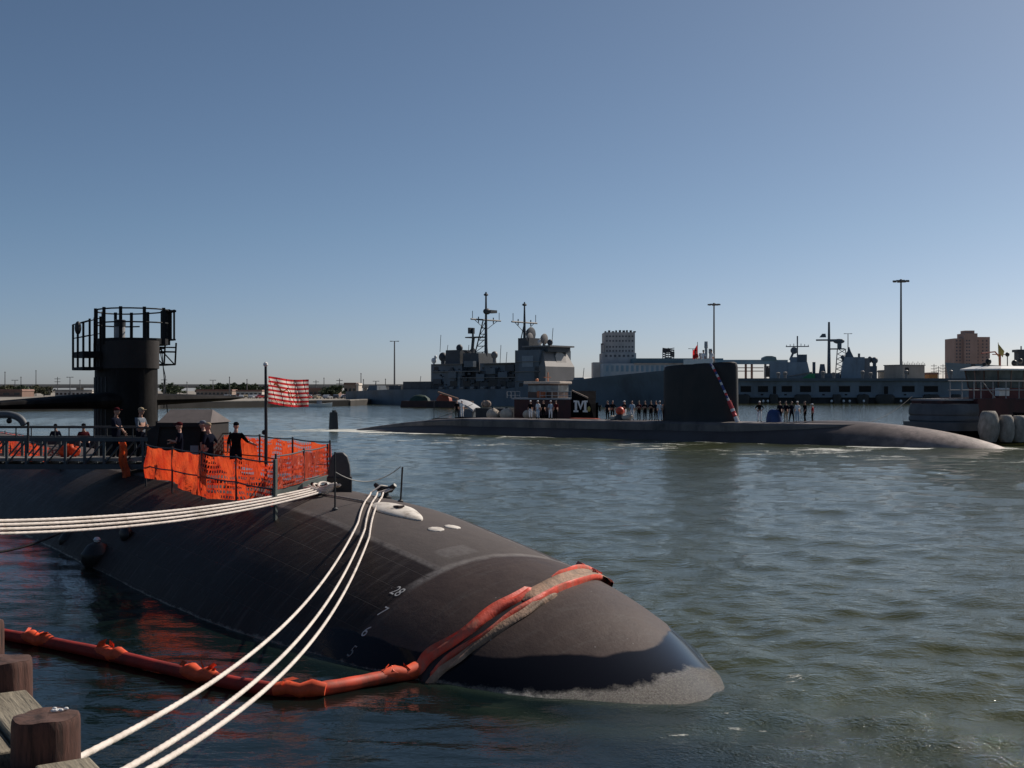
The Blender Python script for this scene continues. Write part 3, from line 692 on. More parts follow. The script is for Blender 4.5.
# brackets on the port side
mb=MB(); zb1=NS.z(364.5,SX)
for x in (-.5,.9):
    mb.bar((x,1.05,zb1),(x,1.72,zb1),.035,6); mb.bar((x,1.72,zb1),(x,1.76,zf-.1),.035,6); mb.bar((x,1.05,zf-.45),(x,1.76,zf-.45),.035,6); mb.bar((x,1.05,zf-.28),(x,1.76,zf-.28),.03,6); mb.bar((x,1.7,zb1),(x,1.1,zf-.3),.025,6)
mb.bar((-.5,1.72,zb1),(.9,1.72,zb1),.03,6)
mb.build('bracket',PF,t)
mb=MB(); mb.tube([(.9,1.2,zf-.3),(.95,1.3,zf-1.6),(1.0,1.42,zf-3.0)],.02,6); mb.tube([(.6,1.2,zf-.3),(.9,1.35,zf-1.4),(1.2,1.2,zf-2.6)],.015,6); mb.build('hanging_line',BLACK,t)
mb=MB(); [mb.bar((.7+a,1.32+b,zf),(.7+a,1.32+b,zr+.05),.04,6) for a in (0,.4) for b in (0,.3)]; mb.rng(.65,1.2,1.27,1.67,zr-.05,zr+.03); mb.rng(.8,1.0,1.37,1.52,zf+.3,zr-.05); mb.rng(.65,1.15,1.27,1.67,zf-.02,zf+.04); mb.build('equipment_rack',PF,t)
mx_=NS.lx(108,0)-SX; 
mb=MB(); mb.lathe([(.20,0),(.20,.55),(.22,.56),(.22,.8),(.18,.82)],(-.9,.12,zf),18); mb.m=[0]*len(mb.m); o=mb.build('periscope_mast',[mat('mast_pale',(.32,.31,.3),.5,.2,5),BLACK],t,smooth=True)
for p in o.data.polygons:
    if p.center.z>zf+.5: p.material_index=1
# ------------------------------------------------------------------ people
def person_mesh(pose,lod=1):
    """one continuous skinned body, feet at z=0, facing +x. returns verts, faces, and a kind per face"""
    V={}; E=[]; RAD={}
    def j(n,p,r): V[n]=p; RAD[n]=r
    sit=pose=='sit'; dz=0
    j('pelvis',(0,0,.95),(.15,.125)); j('waist',(0,0,1.10),(.145,.115)); j('chest',(.0,0,1.30),(.165,.13)); j('neck0',(-.01,0,1.455),(.075,.07)); j('neck1',(.01,0,1.55),(.058,.058)); j('skull',(.02,0,1.63),(.06,.06))
    E+= [('pelvis','waist'),('waist','chest'),('chest','neck0'),('neck0','neck1'),('neck1','skull')]
    arms={'stand':{1:((.0,.24,1.16),(.04,.25,.92)),-1:((.0,-.24,1.16),(.04,-.25,.92))},
          'rail':{1:((.02,.25,1.17),(.14,.26,.98)),-1:((.12,-.27,1.19),(.34,-.27,1.08))},
          'akimbo':{1:((-.06,.36,1.18),(.06,.20,1.02)),-1:((-.06,-.36,1.18),(.06,-.20,1.02))},
          'fold':{1:((.06,.25,1.16),(.25,.02,1.20)),-1:((.06,-.25,1.16),(.25,-.02,1.14))},
          'sit':{1:((.05,.25,1.17),(.26,.16,1.02)),-1:((.05,-.25,1.17),(.26,-.16,1.02))},
          'side':{1:((.02,.24,1.17),(.08,.26,.95)),-1:((.03,-.33,1.20),(.08,-.55,1.10))},
          'walk':{1:((.08,.24,1.17),(.22,.23,.97)),-1:((-.08,-.24,1.17),(-.10,-.25,.93))}}[pose]
    for s in (1,-1):
        n=str(s); j('sh'+n,(0,.17*s,1.40),(.075,.075)); e,w=arms[s]; j('el'+n,e,(.050,.050)); j('wr'+n,w,(.034,.034))
        d=(Vector(w)-Vector(e)).normalized(); hnd=Vector(w)+d*.08; j('hd'+n,tuple(hnd),(.040,.028))
        E.extend([('chest','sh'+n),('sh'+n,'el'+n),('el'+n,'wr'+n),('wr'+n,'hd'+n)])
        j('hip'+n,(0,.095*s,.88),(.105,.105))
        if sit: j('kn'+n,(.42,.13*s,.98),(.07,.07)); j('an'+n,(.50,.13*s,.58),(.048,.048)); j('to'+n,(.64,.14*s,.54),(.04,.035))
        else:
            st=.16*s if pose=='walk' else .02*s
            j('kn'+n,(.03+st*.6,.115*s,.49),(.066,.066)); j('an'+n,(-.02+st,.12*s,.085),(.046,.046)); j('to'+n,(.15+st,.15*s,.04),(.045,.036))
        E.extend([('pelvis','hip'+n),('hip'+n,'kn'+n),('kn'+n,'an'+n),('an'+n,'to'+n)])
    names=list(V); idx={n:i for i,n in enumerate(names)}
    me=bpy.data.meshes.new('body'); me.from_pydata([V[n] for n in names],[(idx[a],idx[b]) for a,b in E],[])
    ob=bpy.data.objects.new('body',me); col.objects.link(ob); sk=ob.modifiers.new('skin','SKIN')
    if not me.skin_vertices: me.attributes.new  # (layer is made with the modifier)
    lay=me.skin_vertices[0].data
    for n in names: lay[idx[n]].radius=RAD[n]; lay[idx[n]].use_root=(n=='pelvis')
    sk.use_smooth_shade=True; sb=ob.modifiers.new('sub','SUBSURF'); sb.levels=lod; sb.render_levels=lod
    dg=bpy.context.evaluated_depsgraph_get(); ev=bpy.data.meshes.new_from_object(ob.evaluated_get(dg)); bpy.data.objects.remove(ob); bpy.data.meshes.remove(me)
    vs=[tuple(v.co) for v in ev.vertices]; fs=[tuple(p.vertices) for p in ev.polygons]; kinds=[]
    segs=[(a,b,Vector(V[a]),Vector(V[b])) for a,b in E]
    for p in ev.polygons:
        c=p.center; best=None
        for a,b,A,B in segs:
            d=B-A; u=max(0,min(1,(c-A).dot(d)/d.length_squared)); q=(c-(A+d*u)).length
            if best is None or q<best[0]: best=(q,a,b,u)
        _,a,b,u=best; k='shirt'
        if b.startswith('hd') or b=='skull' or b=='neck1': k='skin'
        elif b.startswith('wr'): k='skin' if u>.12 else 'shirt'
        elif b.startswith('to') or (b.startswith('an') and u>.86): k='shoe'
        elif b[:2] in ('kn','an') or b.startswith('hip') or (a=='pelvis' and u<.15): k='trouser'
        kinds.append(k)
    bpy.data.meshes.remove(ev)
    mb=MB(); mb.v=vs; mb.f=fs; K={'shirt':0,'trouser':1,'skin':2,'shoe':3,'dark':4}; mb.m=[K[k] for k in kinds]
    # head with features, joined to the neck
    n=16; rows=12; hc=(.03,0,1.665); rings=[]
    for i in range(rows+1):
        th=PI*i/rows; zz=-math.cos(th); rr=max(.002,math.sin(th)); ring=[]
        for k in range(n):
            a=2*PI*k/n; x=math.cos(a)*rr; y=math.sin(a)*rr
            fx=.100*x; 
            if zz<-.1: fx*=(1-.12*(-zz)); y*=(1-.22*(-zz-.1)) 
            if x>0 and zz<-.55: fx+=.012
            ring.append((hc[0]+fx,hc[1]+.077*y,hc[2]+.125*zz))
        rings.append(ring)
    mb.loft(rings,True,True,2)
    mb.add([(.122,0,1.685),(.150,-.004,1.645),(.150,.004,1.645),(.122,-.018,1.642),(.122,.018,1.642)],[(0,1,2),(0,3,1),(0,2,4),(1,3,4,2)],2)
    for s in (1,-1):
        mb.ell((.121,.03*s,1.678),(.010,.013,.007),8,6,4); mb.ell((.02,.078*s,1.66),(.022,.010,.033),8,6,2)
    mb.box((.121,0,1.607),(.010,.045,.008),0,4)
    # fingers and thumb
    for s in (1,-1):
        e,w=arms[s]; d=(Vector(w)-Vector(e)).normalized(); side=Vector((1,0,0)) if abs(d.x)<.7 else Vector((0,s,0)); side=(side-d*side.dot(d)).normalized(); nrm=d.cross(side)*(-s)
        base=Vector(w)+d*.10
        for q,ln in ((-.027,.07),(-.009,.08),(.009,.076),(.027,.06)):
            a=base+side*q; mb.tube([a-d*.02,a+d*ln*.55+nrm*.006,a+d*ln*.95+nrm*.03],[.009,.0085,.006],6,2)
        a=Vector(w)+d*.05+side*.032; mb.tube([a-side*.02,a+d*.03+side*.018,a+d*.06+side*.022+nrm*.012],[.011,.010,.007],6,2)
    return mb
BODY={}
def body_data(pose):
    if pose not in BODY: BODY[pose]=person_mesh(pose)
    return BODY[pose]
def cloth(name,c): return mat('cloth_'+name,c,.95,.15,12,bump=.3,bscale=25,spec=0.0)
NAVY=cloth('navy',(.012,.014,.024)); BLK=cloth('black',(.010,.010,.012)); WHT=cloth('white',(.82,.82,.82)); LBL=cloth('pale_blue',(.42,.52,.62)); RED=cloth('red',(.38,.03,.03)); GRYC=cloth('grey_camo',(.16,.18,.21)); KHA=cloth('khaki',(.35,.28,.19)); SHOE=cloth('shoe',(.012,.011,.010)); BLU=cloth('blue',(.02,.06,.25)); MAR=cloth('maroon',(.07,.015,.018))
HAIR=mat('hair_dark',(.02,.014,.01),.6,.3,40)
PC={}
def person(label,loc,rz,pose='stand',shirt=NAVY,trous=NAVY,cap=None,skin=SKIN,group=None,scale=1.0,parts=True,lean=0):
    t=thing('person',label,'person',loc,rz,group); t.scale=(scale,)*3; t.rotation_euler.y=lean
    key=(pose,shirt.name,trous.name,skin.name)
    if key in PC:
        o=bpy.data.objects.new('body',PC[key]); col.objects.link(o); o.parent=t
    else:
        mb=body_data(pose); m2=MB(); m2.v=mb.v; m2.f=mb.f; m2.m=mb.m
        o=m2.build('body',[shirt,trous,skin,SHOE,BLACK],t,smooth=True,angle=70); PC[key]=o.data
    if pose=='sit': pass
    mb=MB(); c=(.03,0,1.695)
    if cap:
        mb.ell((c[0]-.008,0,c[2]+.035),(.108,.088,.075),14,8); mb.box((c[0]+.125,0,c[2]+.03),(.10,.12,.012)); mb.build('cap',cap,t,smooth=True)
    else:
        mb.ell((c[0]-.022,0,c[2]+.022),(.094,.083,.085),14,8); mb.build('hair',HAIR,t,smooth=True)
    return t
def near_person(label,px,pyhead,d,rz,**kw):
    X=(px-512)/F*d; ztop=HC-(pyhead-H0)*d/F; sc=kw.pop('scale',1.0); hh=1.81*sc
    if kw.get('pose')=='sit': hh=1.81*sc
    return person(label,(X,d,ztop-hh),rz,scale=sc,group='crew on the near submarine',**kw)
near_person('person in dark uniform standing on the gangway with hand on rail, before the sail',116,407,39.7,R(-10),pose='rail',shirt=NAVY,trous=NAVY,cap=MAR,skin=SKIN)
near_person('person in grey shirt and pale cap at gangway end, between sail and shelter',140.5,407,40.0,R(-20),pose='fold',shirt=GRYC,trous=NAVY,cap=KHA)
near_person('person in navy shirt leaning before the dark shelter, just behind the orange fence',178,421.5,37.6,R(200),pose='fold',shirt=NAVY,trous=NAVY,cap=MAR,lean=R(-2))
near_person('person in navy shirt at the shelter\'s right corner, nearer of a close pair',208.5,422,36.5,R(160),pose='akimbo',shirt=NAVY,trous=NAVY,cap=KHA)
near_person('person half hidden behind another at the shelter\'s right corner',203.5,420,38.2,R(190),pose='stand',shirt=BLK,trous=NAVY,cap=GRYC)
near_person('person in black seen from behind with arm out to the net, left of flagpole',236,421.5,36.9,R(95),pose='side',shirt=BLK,trous=NAVY,cap=BLK,skin=SKIN)
near_person('seated person seen above the gangway rail, left of the larger seated figure',55.5,423.5,56,R(-70),pose='sit',shirt=NAVY,trous=NAVY,cap=BLK)
near_person('larger seated person in dark jacket above gangway rail beside the sail',83.5,423,55,R(-60),pose='sit',shirt=MAR,trous=NAVY,cap=BLK,scale=1.12)
# bench box under the seated pair
X0_,Y0_=(70-512)/F*55.6,55.6
mb=MB(); mb.box((X0_,Y0_+.1,2.3),(3.4,.9,.5)); tag(mb.build('deck_box',DARK,bevel=.03),'long dark box behind the gangway under the two seated people','box')
# ------------------------------------------------------------------ far submarine
FS=Frame(15.8,118.3,.791,-.612)
fsub=thing('submarine','smaller black submarine under way across the middle of harbour','submarine',(FS.ox,FS.oy,0),FS.rz)
fsub.rotation_euler=(0,R(-.18),FS.rz)
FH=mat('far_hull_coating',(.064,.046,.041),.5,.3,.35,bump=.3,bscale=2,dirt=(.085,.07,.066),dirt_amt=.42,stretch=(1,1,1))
FHB=mat('far_hull_bow_sunlit',(.19,.165,.155),.5,.2,.5,dirt=(.30,.26,.235),dirt_amt=.40)  # paler copy of the hull coating for the sunlit bow
def sunlit_fade_x(m,x0,x1,c2):
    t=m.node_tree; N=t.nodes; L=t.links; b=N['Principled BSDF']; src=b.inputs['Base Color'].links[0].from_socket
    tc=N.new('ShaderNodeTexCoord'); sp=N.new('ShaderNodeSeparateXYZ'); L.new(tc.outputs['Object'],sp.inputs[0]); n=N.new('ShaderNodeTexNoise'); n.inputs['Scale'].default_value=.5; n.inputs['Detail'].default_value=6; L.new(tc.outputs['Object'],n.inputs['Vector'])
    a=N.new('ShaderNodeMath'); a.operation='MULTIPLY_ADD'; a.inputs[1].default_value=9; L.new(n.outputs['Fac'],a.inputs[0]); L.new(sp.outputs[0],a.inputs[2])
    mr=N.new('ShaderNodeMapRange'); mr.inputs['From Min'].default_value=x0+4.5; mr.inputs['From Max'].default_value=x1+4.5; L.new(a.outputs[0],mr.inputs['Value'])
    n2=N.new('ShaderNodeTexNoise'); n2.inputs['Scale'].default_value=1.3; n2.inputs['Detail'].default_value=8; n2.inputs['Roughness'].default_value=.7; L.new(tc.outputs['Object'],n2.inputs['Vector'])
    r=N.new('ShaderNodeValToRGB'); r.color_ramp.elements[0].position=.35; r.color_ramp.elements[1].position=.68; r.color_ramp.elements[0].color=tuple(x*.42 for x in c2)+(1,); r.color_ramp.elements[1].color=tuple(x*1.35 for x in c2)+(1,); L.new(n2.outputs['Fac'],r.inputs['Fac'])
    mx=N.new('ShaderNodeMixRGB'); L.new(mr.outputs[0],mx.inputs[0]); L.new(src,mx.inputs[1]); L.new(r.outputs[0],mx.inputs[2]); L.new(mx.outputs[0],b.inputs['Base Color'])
sunlit_fade_x(FH,FS.lx(845),FS.lx(985),(.36,.28,.245))  # sunlight on the bow end painted into the hull colour, mottled
xbow=FS.lx(1016)+2.4; xst=-39.5
fr=4.9; fzc=1.62-fr
def fhr(x):
    u=(xbow-x)/20.0; r=fr
    if u<1: r=fr*math.sqrt(max(0,1-(1-u)**2.15))
    v=(x+26)/-26.0
    if v>0: r=fr*(1-.62*min(1,v)**1.5)
    return max(.01,r)
mb=MB(); n=64; rings=[]
xs=list(np.linspace(-52,xbow-20.2,50))+list(xbow-20*np.linspace(0,1,60)[::-1]**1.7)
xs=sorted(set(xs)); bi=0
for x in xs:
    r=fhr(x); q_=min(1,max(0,(x-6)/12)); q_=.42*q_*q_*(3-2*q_); rings.append([(x,r*math.sin(2*PI*k/n),fzc+q_+r*math.cos(2*PI*k/n)) for k in range(n)])
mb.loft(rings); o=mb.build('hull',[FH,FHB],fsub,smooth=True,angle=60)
# casing: flat walkway with vertical sides
mb=MB(); rings=[]; x1=FS.lx(864,-2)
for x,s in ((xst-4,.10),(xst,.32),(-35,.62),(-30,.86),(-25,1),(0,1),(x1-5,1),(x1-2,.85),(x1-.5,.5),(x1,.15)):
    zt=1.74-1.55*max(0,(-25-x)/18.5)**1.5; w=2.55*s
    rings.append([(x,-w,zt-1.0),(x,-w,zt-.20),(x,-w+.22*s,zt-.02),(x,-w*.5,zt+.04),(x,w*.5,zt+.04),(x,w-.22*s,zt-.02),(x,w,zt-.20),(x,w,zt-1.0)])
mb.loft(rings); mb.build('casing',mat('far_casing',(.15,.125,.115),.6,.25,.6,dirt=(.02,.02,.02),dirt_amt=.3),fsub,smooth=True,angle=30)
fsx=FS.lx(700); fzt=FS.z(364,fsx)
mb=MB(); rings=[]
for z,s,dx in ((1.3,1.08,.25),(1.9,1.0,.05),(2.6,.985,0),(fzt-.5,.975,0),(fzt-.12,.95,0),(fzt,.88,0)):
    rings.append([(fsx+dx+p[0]*s,p[1]*s,z+(.25*(p[0]/4) if z>5 else 0)*.6) for p in foil(8.2,2.35,32)])
mb.loft(rings); fsail=mb.build('sail',mat('far_sail_coating',(.014,.012,.012),.6,.3,.8,dirt=(.03,.02,.018),dirt_amt=.35),fsub,smooth=True,angle=45)
rx=FS.lx(333.5); mb=MB(); mb.loft([[(rx+p[0],p[1],z) for p in foil(c,.35,16)] for z,c in ((-2.5,1.9),(FS.z(425,rx),1.62),(FS.z(411,rx),1.35))]); mb.build('rudder',BLACK,fsub,smooth=True)
mb=MB(); mb.rng(rx-.1,rx+.35,-.15,.15,FS.z(411,rx)-.02,FS.z(409,rx)); mb.build('rudder_light',BLACK,fsub)
for px,py in ((850,421),(857,421),(872,421),(880,421),(884,420.5),(888,421)):
    x=FS.lx(px,.5); mb=MB(); mb.lathe([(.16,0),(.16,.12),(.1,.22),(.24,.3),(.24,.42)],(x,.5,fhr(x)+fzc-.05),10); mb.build('cleat',BLACK,fsub)
mb=MB(); 
for dx,dy,h_ in ((.5,.2,1.5),(.2,-.1,2.2),(-.5,.1,1.1)): mb.lathe([(.13,0),(.13,h_*.7),(.18,h_*.72),(.16,h_)],(FS.lx(705)+dx,dy,fzt-.05),10)
mb.build('mast',mat('mast_grey',(.4,.41,.42),.5,.25,4),fsub)
bx_=FS.lx(704); mb=MB(); mb.rng(bx_-1.7,bx_+1.5,-.95,-.90,fzt-.05,fzt+.45); mb.build('bridge_screen',WHITE,fsub)
# lei of bunting hanging on the sail front
mb=MB(); BN=[mat('bunting_blue',(.05,.07,.22),.7,.2,5),mat('bunting_white',(.75,.72,.72),.7,.1,5),mat('bunting_red',(.6,.05,.06),.7,.1,5)]
P=[]; 
for i in range(23):
    u=i/22; px=710.5+27*u**.85; py=364+58*u; yy=-1.28-.15*math.sin(u*PI)-(.35*u if u>.9 else 0); x,z=FS.xz(px,py,yy); P.append(Vector((x,yy,z)))
t=thing('bunting_string','red white and blue bunting string hanging down the far submarine sail','bunting',(FS.ox,FS.oy,0),FS.rz)
for i in range(22): mb.tube([P[i],P[i+1]],.11 if i<14 else .20,8,[0,1,2,0,1,2,0,1,0,0,1,2,0,1,2,2,2,1,2,2,1,1][i])
mb.build('bunting',BN,t)
# far crew
def fp(label,px,yloc,rz,floor=None,**kw):
    x=FS.lx(px,yloc); X,Y=FS.world(x,yloc); 
    z=1.76+.0031*x if floor is None else floor
    return person(label,(X,Y,z),FS.rz+R(rz),group='crew on the far submarine',parts=False,scale=kw.pop('scale',1.1),**kw)
fp('person in dark clothes standing farthest aft on the far submarine',457,.0,-60,shirt=BLK,trous=BLK)
fp('person in white uniform beside a dark figure at the far submarine stern',462,-.3,-80,shirt=WHT,trous=WHT,cap=WHT)
fp('person in white trousers and dark top before the tug deckhouse',530.5,.3,-70,shirt=BLK,trous=WHT,cap=WHT)
fp('person in white uniform with white cap, second from left before the tug',538,.0,-90,shirt=WHT,trous=LBL,cap=WHT)
fp('person in dark clothes before the tug, between two white figures',543.5,.6,-90,shirt=BLK,trous=BLK)
fp('person in white and pale blue uniform before the dark tug, turned sideways',550.5,-.2,-30,shirt=LBL,trous=WHT,cap=WHT)
fp('person in dark maroon top right of the pale figure before the tug',556,.4,-90,shirt=MAR,trous=BLK)
fp('person in dark clothes left of the orange ball, standing alone',607.5,-.1,-90,shirt=NAVY,trous=BLK)
fp('person bending in black behind the orange ball',612.5,.8,-40,shirt=BLK,trous=BLK,pose='akimbo')
fp('person in white hat and dark vest right of the orange ball',624.5,.2,-100,shirt=BLK,trous=WHT,cap=WHT,pose='fold')
fp('person in pale blue shirt and light trousers beside the line of dark figures',632,.0,-60,shirt=LBL,trous=WHT)
for i,px in enumerate((639,645,651)):
    fp(('person in dark red top heading the line of dark figures aft of sail','person in black second in the line of figures aft of sail','person in black third in the line of figures aft of sail')[i],px,.1*i,-90,shirt=(MAR,BLK,BLK)[i],trous=BLK,pose='fold',skin=SKIN)
fp('person in navy next to the white figure behind the far sail',656,.1,-90,shirt=NAVY,trous=BLK)
fp('person in white uniform leaning at the trailing edge of far sail',660,-.4,-40,shirt=WHT,trous=LBL,cap=WHT,lean=R(-4))
fp('person in dark trousers with bare arms right against the far sail',664.5,.2,-60,shirt=SKIN,trous=MAR)
fp('person in life vest and white trousers alone forward of the far sail',759.5,-.2,-60,shirt=BLK,trous=WHT,cap=WHT,pose='akimbo')
fp('person in navy standing directly beside the blue tarpaulin',780,.3,-90,shirt=NAVY,trous=NAVY)
fp('person in navy top and khaki shorts, second right of the tarpaulin',786,.0,-100,shirt=NAVY,trous=KHA)
fp('person in black striding, left of the forward white figure',791.5,-.2,-20,shirt=NAVY,trous=NAVY,pose='walk')
fp('person in white uniform forward, standing among dark figures',797.5,-.1,-90,shirt=WHT,trous=LBL,cap=WHT)
fp('person in black with reddish face forward of the white figure',805,-.1,-120,shirt=BLK,trous=BLK,pose='walk',skin=SKIN)
fp('person with white cap and red vest farthest forward on deck',812.5,-.2,200,shirt=RED,trous=BLK,cap=WHT,pose='stand',scale=.98)
for px,yl,sh,lab in ((696,.3,RED,'person in red on top of far sail beside the flag'),(703.5,-.2,WHT,'person in white on top of far sail before the masts'),(711.5,.2,WHT,'person in white at the front of far sail top')):
    x=FS.lx(px,yl); fp(lab,px,yl,-90,floor=fzt-.45,shirt=sh,trous=WHT,cap=BLK,scale=1.0)
# flag on the far sail
x=FS.lx(697.5,.4); X,Y=FS.world(x,.4); zt=FS.z(342,x,.4)
t=thing('ship_flag','small red flag on a thin staff on top of the far sail','flag',(X,Y,fzt-.1)); mb=MB(); mb.bar((0,0,0),(0,0,zt-fzt+.1),.03,6); mb.build('staff',DARK,t)
mb=MB(); vs=[]
for i in range(7):
    for k in range(4): vs.append((.03-.5*i/6*(1-.0*k),.08*math.sin(i*1.2),zt-fzt-.1-.42*k-.12*i))
mb.add(vs,[(i*4+k,i*4+k+1,(i+1)*4+k+1,(i+1)*4+k) for i in range(6) for k in range(3)]); mb.build('flag_cloth',FR_,t,smooth=True)
# deck gear on far sub
x=FS.lx(620,-.4); X,Y=FS.world(x,-.4); t=thing('orange_buoy','large red-orange buoy ball resting on the far submarine deck','buoy',(X,Y,1.72)); mb=MB(); mb.ell((0,0,.95),(.44,.44,.44),16,12); mb.build('buoy_ball',mat('buoy_orange',(.6,.07,.03),.45,.1,4),t,smooth=True)
mb=MB(); mb.lathe([(.5,0),(.5,.3),(.38,.6)],(0,0,0),14); mb.build('buoy_stand',DARK,t)
for px,yl,sc,lab in ((613,-.5,.8,'pale canvas bag left of the red-orange buoy ball'),(627,-.4,1.0,'pale canvas bag right of the red-orange buoy ball')):
    x=FS.lx(px,yl); X,Y=FS.world(x,yl); t=thing('canvas_bag',lab,'bag',(X,Y,1.74),0,'bags on the far submarine'); mb=MB(); mb.ell((0,0,.28*sc),(.55*sc,.4*sc,.30*sc),14,8); mb.ell((.3*sc,0,.42*sc),(.3*sc,.3*sc,.22*sc),10,6); mb.build('bag_body',mat('canvas_pale',(.5,.44,.36),.85,.15,4),t,smooth=True)
x=FS.lx(774,.1); X,Y=FS.world(x,.1); t=thing('blue_tarpaulin','bright blue tarpaulin covering gear on the far submarine deck','tarpaulin',(X,Y,1.72),FS.rz)
mb=MB(); mb.loft([[(.74*s*math.cos(2*PI*k/18)*(1+.1*math.sin(k*2.4)),.6*s*math.sin(2*PI*k/18)*(1+.1*math.cos(k*1.7)),z) for k in range(18)] for z,s in ((0,1),(.5,.95),(1.0,.78),(1.25,.5),(1.3,.1))]); mb.build('tarpaulin_cover',mat('tarp_blue',(.018,.05,.16),.5,.2,2,bump=.5,bscale=5),t,smooth=True,angle=50)
x=FS.lx(585,-.2); X,Y=FS.world(x,-.2); mb=MB(); mb.box((X,Y,1.84),(3.2,1.0,.06),rz=FS.rz); tag(mb.build('orange_mat',mat('mat_orange',(.45,.08,.04),.8,.25,1.5)),'flat orange mat lying on the far deck before the tug bow','mat')
# thin antenna pole and stay near the stern
x=FS.lx(434,0); X,Y=FS.world(x,0); t=thing('stern_pole','thin upright pole near the stern of the far submarine','pole',(X,Y,1.2)); mb=MB(); mb.bar((0,0,0),(0,0,FS.z(399,x)-1.2),.04,6); mb.build('pole',DARK,t)
mb=MB(); x2=FS.lx(456); a=Vector((*FS.world(FS.lx(424),0),1.2)); b=Vector((*FS.world(x2,3),3.2)); mb.tube(cat(a,b,.2),.03,6); tag(mb.build('towing_line',DARK),'dark line rising from the far submarine stern towards the tug','rope')
a=Vector((*FS.world(FS.lx(866),0),1.85)); b=Vector((*FS.world(FS.lx(912,8),8),4.2)); mb=MB(); mb.tube(cat(a,b,.35),.025,6); tag(mb.build('bow_line',BLACK),'dark line from the far submarine foredeck up to the grey tug bow','rope')
# ------------------------------------------------------------------ tugs
TRED=mat('tug_dark_red',(.06,.016,.015),.7,.25,.8,dirt=(.02,.015,.013),dirt_amt=.3); TBLK=mat('tug_black',(.010,.010,.011),.9,.3,1,spec=0); TCRM=mat('tug_cream',(.62,.5,.4),.5,.1,1); TGR=mat('tug_grey_rubber',(.085,.10,.115),.7,.2,.7,dirt=(.045,.045,.05),dirt_amt=.35)
def hull_loft(L,B,zd,zk=-1.0,sheer=1.2,n=22,sternw=.75):
    rings=[]
    for i in range(n+1):
        u=i/n; x=-L/2+L*u; w=B/2*(1-max(0,(u-.6)/.4)**2.2)*(sternw+(1-sternw)*min(1,u/.25)); w=max(w,.06); zt=zd+sheer*max(0,(u-.45)/.55)**2
        rings.append([(x-.0,-w,zt),(x,-w*.97,.4),(x-.1*u,-w*.7,zk),(x-.1*u,w*.7,zk),(x,w*.97,.4),(x,w,zt)])
    return rings
T1=Frame(4.6,139.0,.791,-.612)
t=thing('tugboat','dark red tugboat with white letter M on its black bow, behind the far submarine','tugboat',(T1.ox,T1.oy,0),T1.rz)
L1=T1.lx(598)-T1.lx(466); cx1=(T1.lx(598)+T1.lx(466))/2
mb=MB(); rg=hull_loft(L1,5.4,1.5,-1,1.9); mb.loft([[(p[0]+cx1,p[1],p[2]) for p in r] for r in rg]); mb.build('hull',TBLK,t,smooth=True,angle=30)
yA=-2.3
def tz(py,px,y=yA): return T1.z(py,T1.lx(px,y),y)
xa,xb=T1.lx(514,yA),T1.lx(571,yA)
mb=MB(); mb.rng(xa,xb,yA,2.3,1.3,tz(399.5,540)); mb.build('deckhouse',TRED,t,bevel=.05)
mb=MB(); mb.rng(xa-.3,xb+.1,yA-.12,2.4,tz(399.5,540),tz(398,540)); mb.build('upper_deck',mat('tug_deck_grey',(.3,.31,.32),.6,.15,1),t)
xw0,xw1=T1.lx(527,-1.6),T1.lx(555,-1.6)
mb=MB(); mb.prism([(xw0,-1.4),(xw1-.5,-1.7),(xw1,-1.0),(xw1,1.0),(xw1-.5,1.7),(xw0,1.4)],tz(398,540),tz(384,540),'z'); mb.build('wheelhouse',mat('tug_house_brown',(.10,.05,.035),.5,.2,1),t)
mb=MB(); mb.prism([(xw0+.05,-1.43),(xw1-.5,-1.73),(xw1+.03,-1.02),(xw1+.03,1.02),(xw1-.5,1.73),(xw0+.05,1.43)],tz(392,540),tz(385.5,540),'z'); mb.build('window_band',mat('tug_window',(.16,.18,.19),.15,.4,1.2),t)
mb=MB(); mb.prism([(xw0-.4,-1.8),(xw1-.4,-2.1),(xw1+.4,-1.2),(xw1+.4,1.2),(xw1-.4,2.1),(xw0-.4,1.8)],tz(384,540),tz(381.5,540),'z'); mb.build('wheelhouse_roof',TCRM,t,bevel=.08)
mb=MB(); xm=T1.lx(548); mb.bar((xm,0,tz(383,548)),(xm,0,tz(372,548)),.07,6); mb.bar((xm-.6,0,tz(377,548)),(xm+.4,0,tz(377,548)),.05,6); mb.lathe([(.05,0),(.18,.1),(.18,.3),(.05,.4)],(T1.lx(537),0,tz(381.5,540)),10); mb.build('mast',mat('mast_orange',(.5,.2,.1),.6,.2,3),t)
mb=MB()
for grp in ((507,511,515,520),(540,546,552,558,564,571)):
    mb=MB()
    for zz in (tz(395.5,540),tz(391.5,540)): mb.bar((T1.lx(grp[0],yA),yA,zz),(T1.lx(grp[-1],yA),yA,zz),.035,6)
    for px in grp: x=T1.lx(px,yA); mb.bar((x,yA,tz(398,540)),(x,yA,tz(391.5,540)),.03,6)
    mb.build('railing',mat('tug_rail',(.4,.4,.4),.6,.1,2),t)
mb=MB(); mb.rng(T1.lx(536,yA),T1.lx(543,yA),yA+.1,yA+.6,tz(398,540),tz(391,540)); mb.build('life_raft',mat('raft_orange',(.45,.13,.05),.6,.15,2),t,bevel=.1)
yb=-2.45; x0,x1=T1.lx(571.5,yb),T1.lx(594,yb)
pz=lambda px,py:(T1.lx(px,yb),T1.z(py,T1.lx(px,yb),yb))
mb=MB(); mb.prism([pz(571.5,420),pz(571.5,391),pz(575,391),pz(587,398.5),pz(590,404),pz(594,420)],yb,-yb,'y')
mb.v=[(p[0],p[1]*(1 if p[1]<0 else (1-1.88*max(0,min(1,(p[0]-x0)/(x1-x0))))),p[2]) for p in mb.v]
bow=mb.build('bow_house',TBLK,t,bevel=.05)
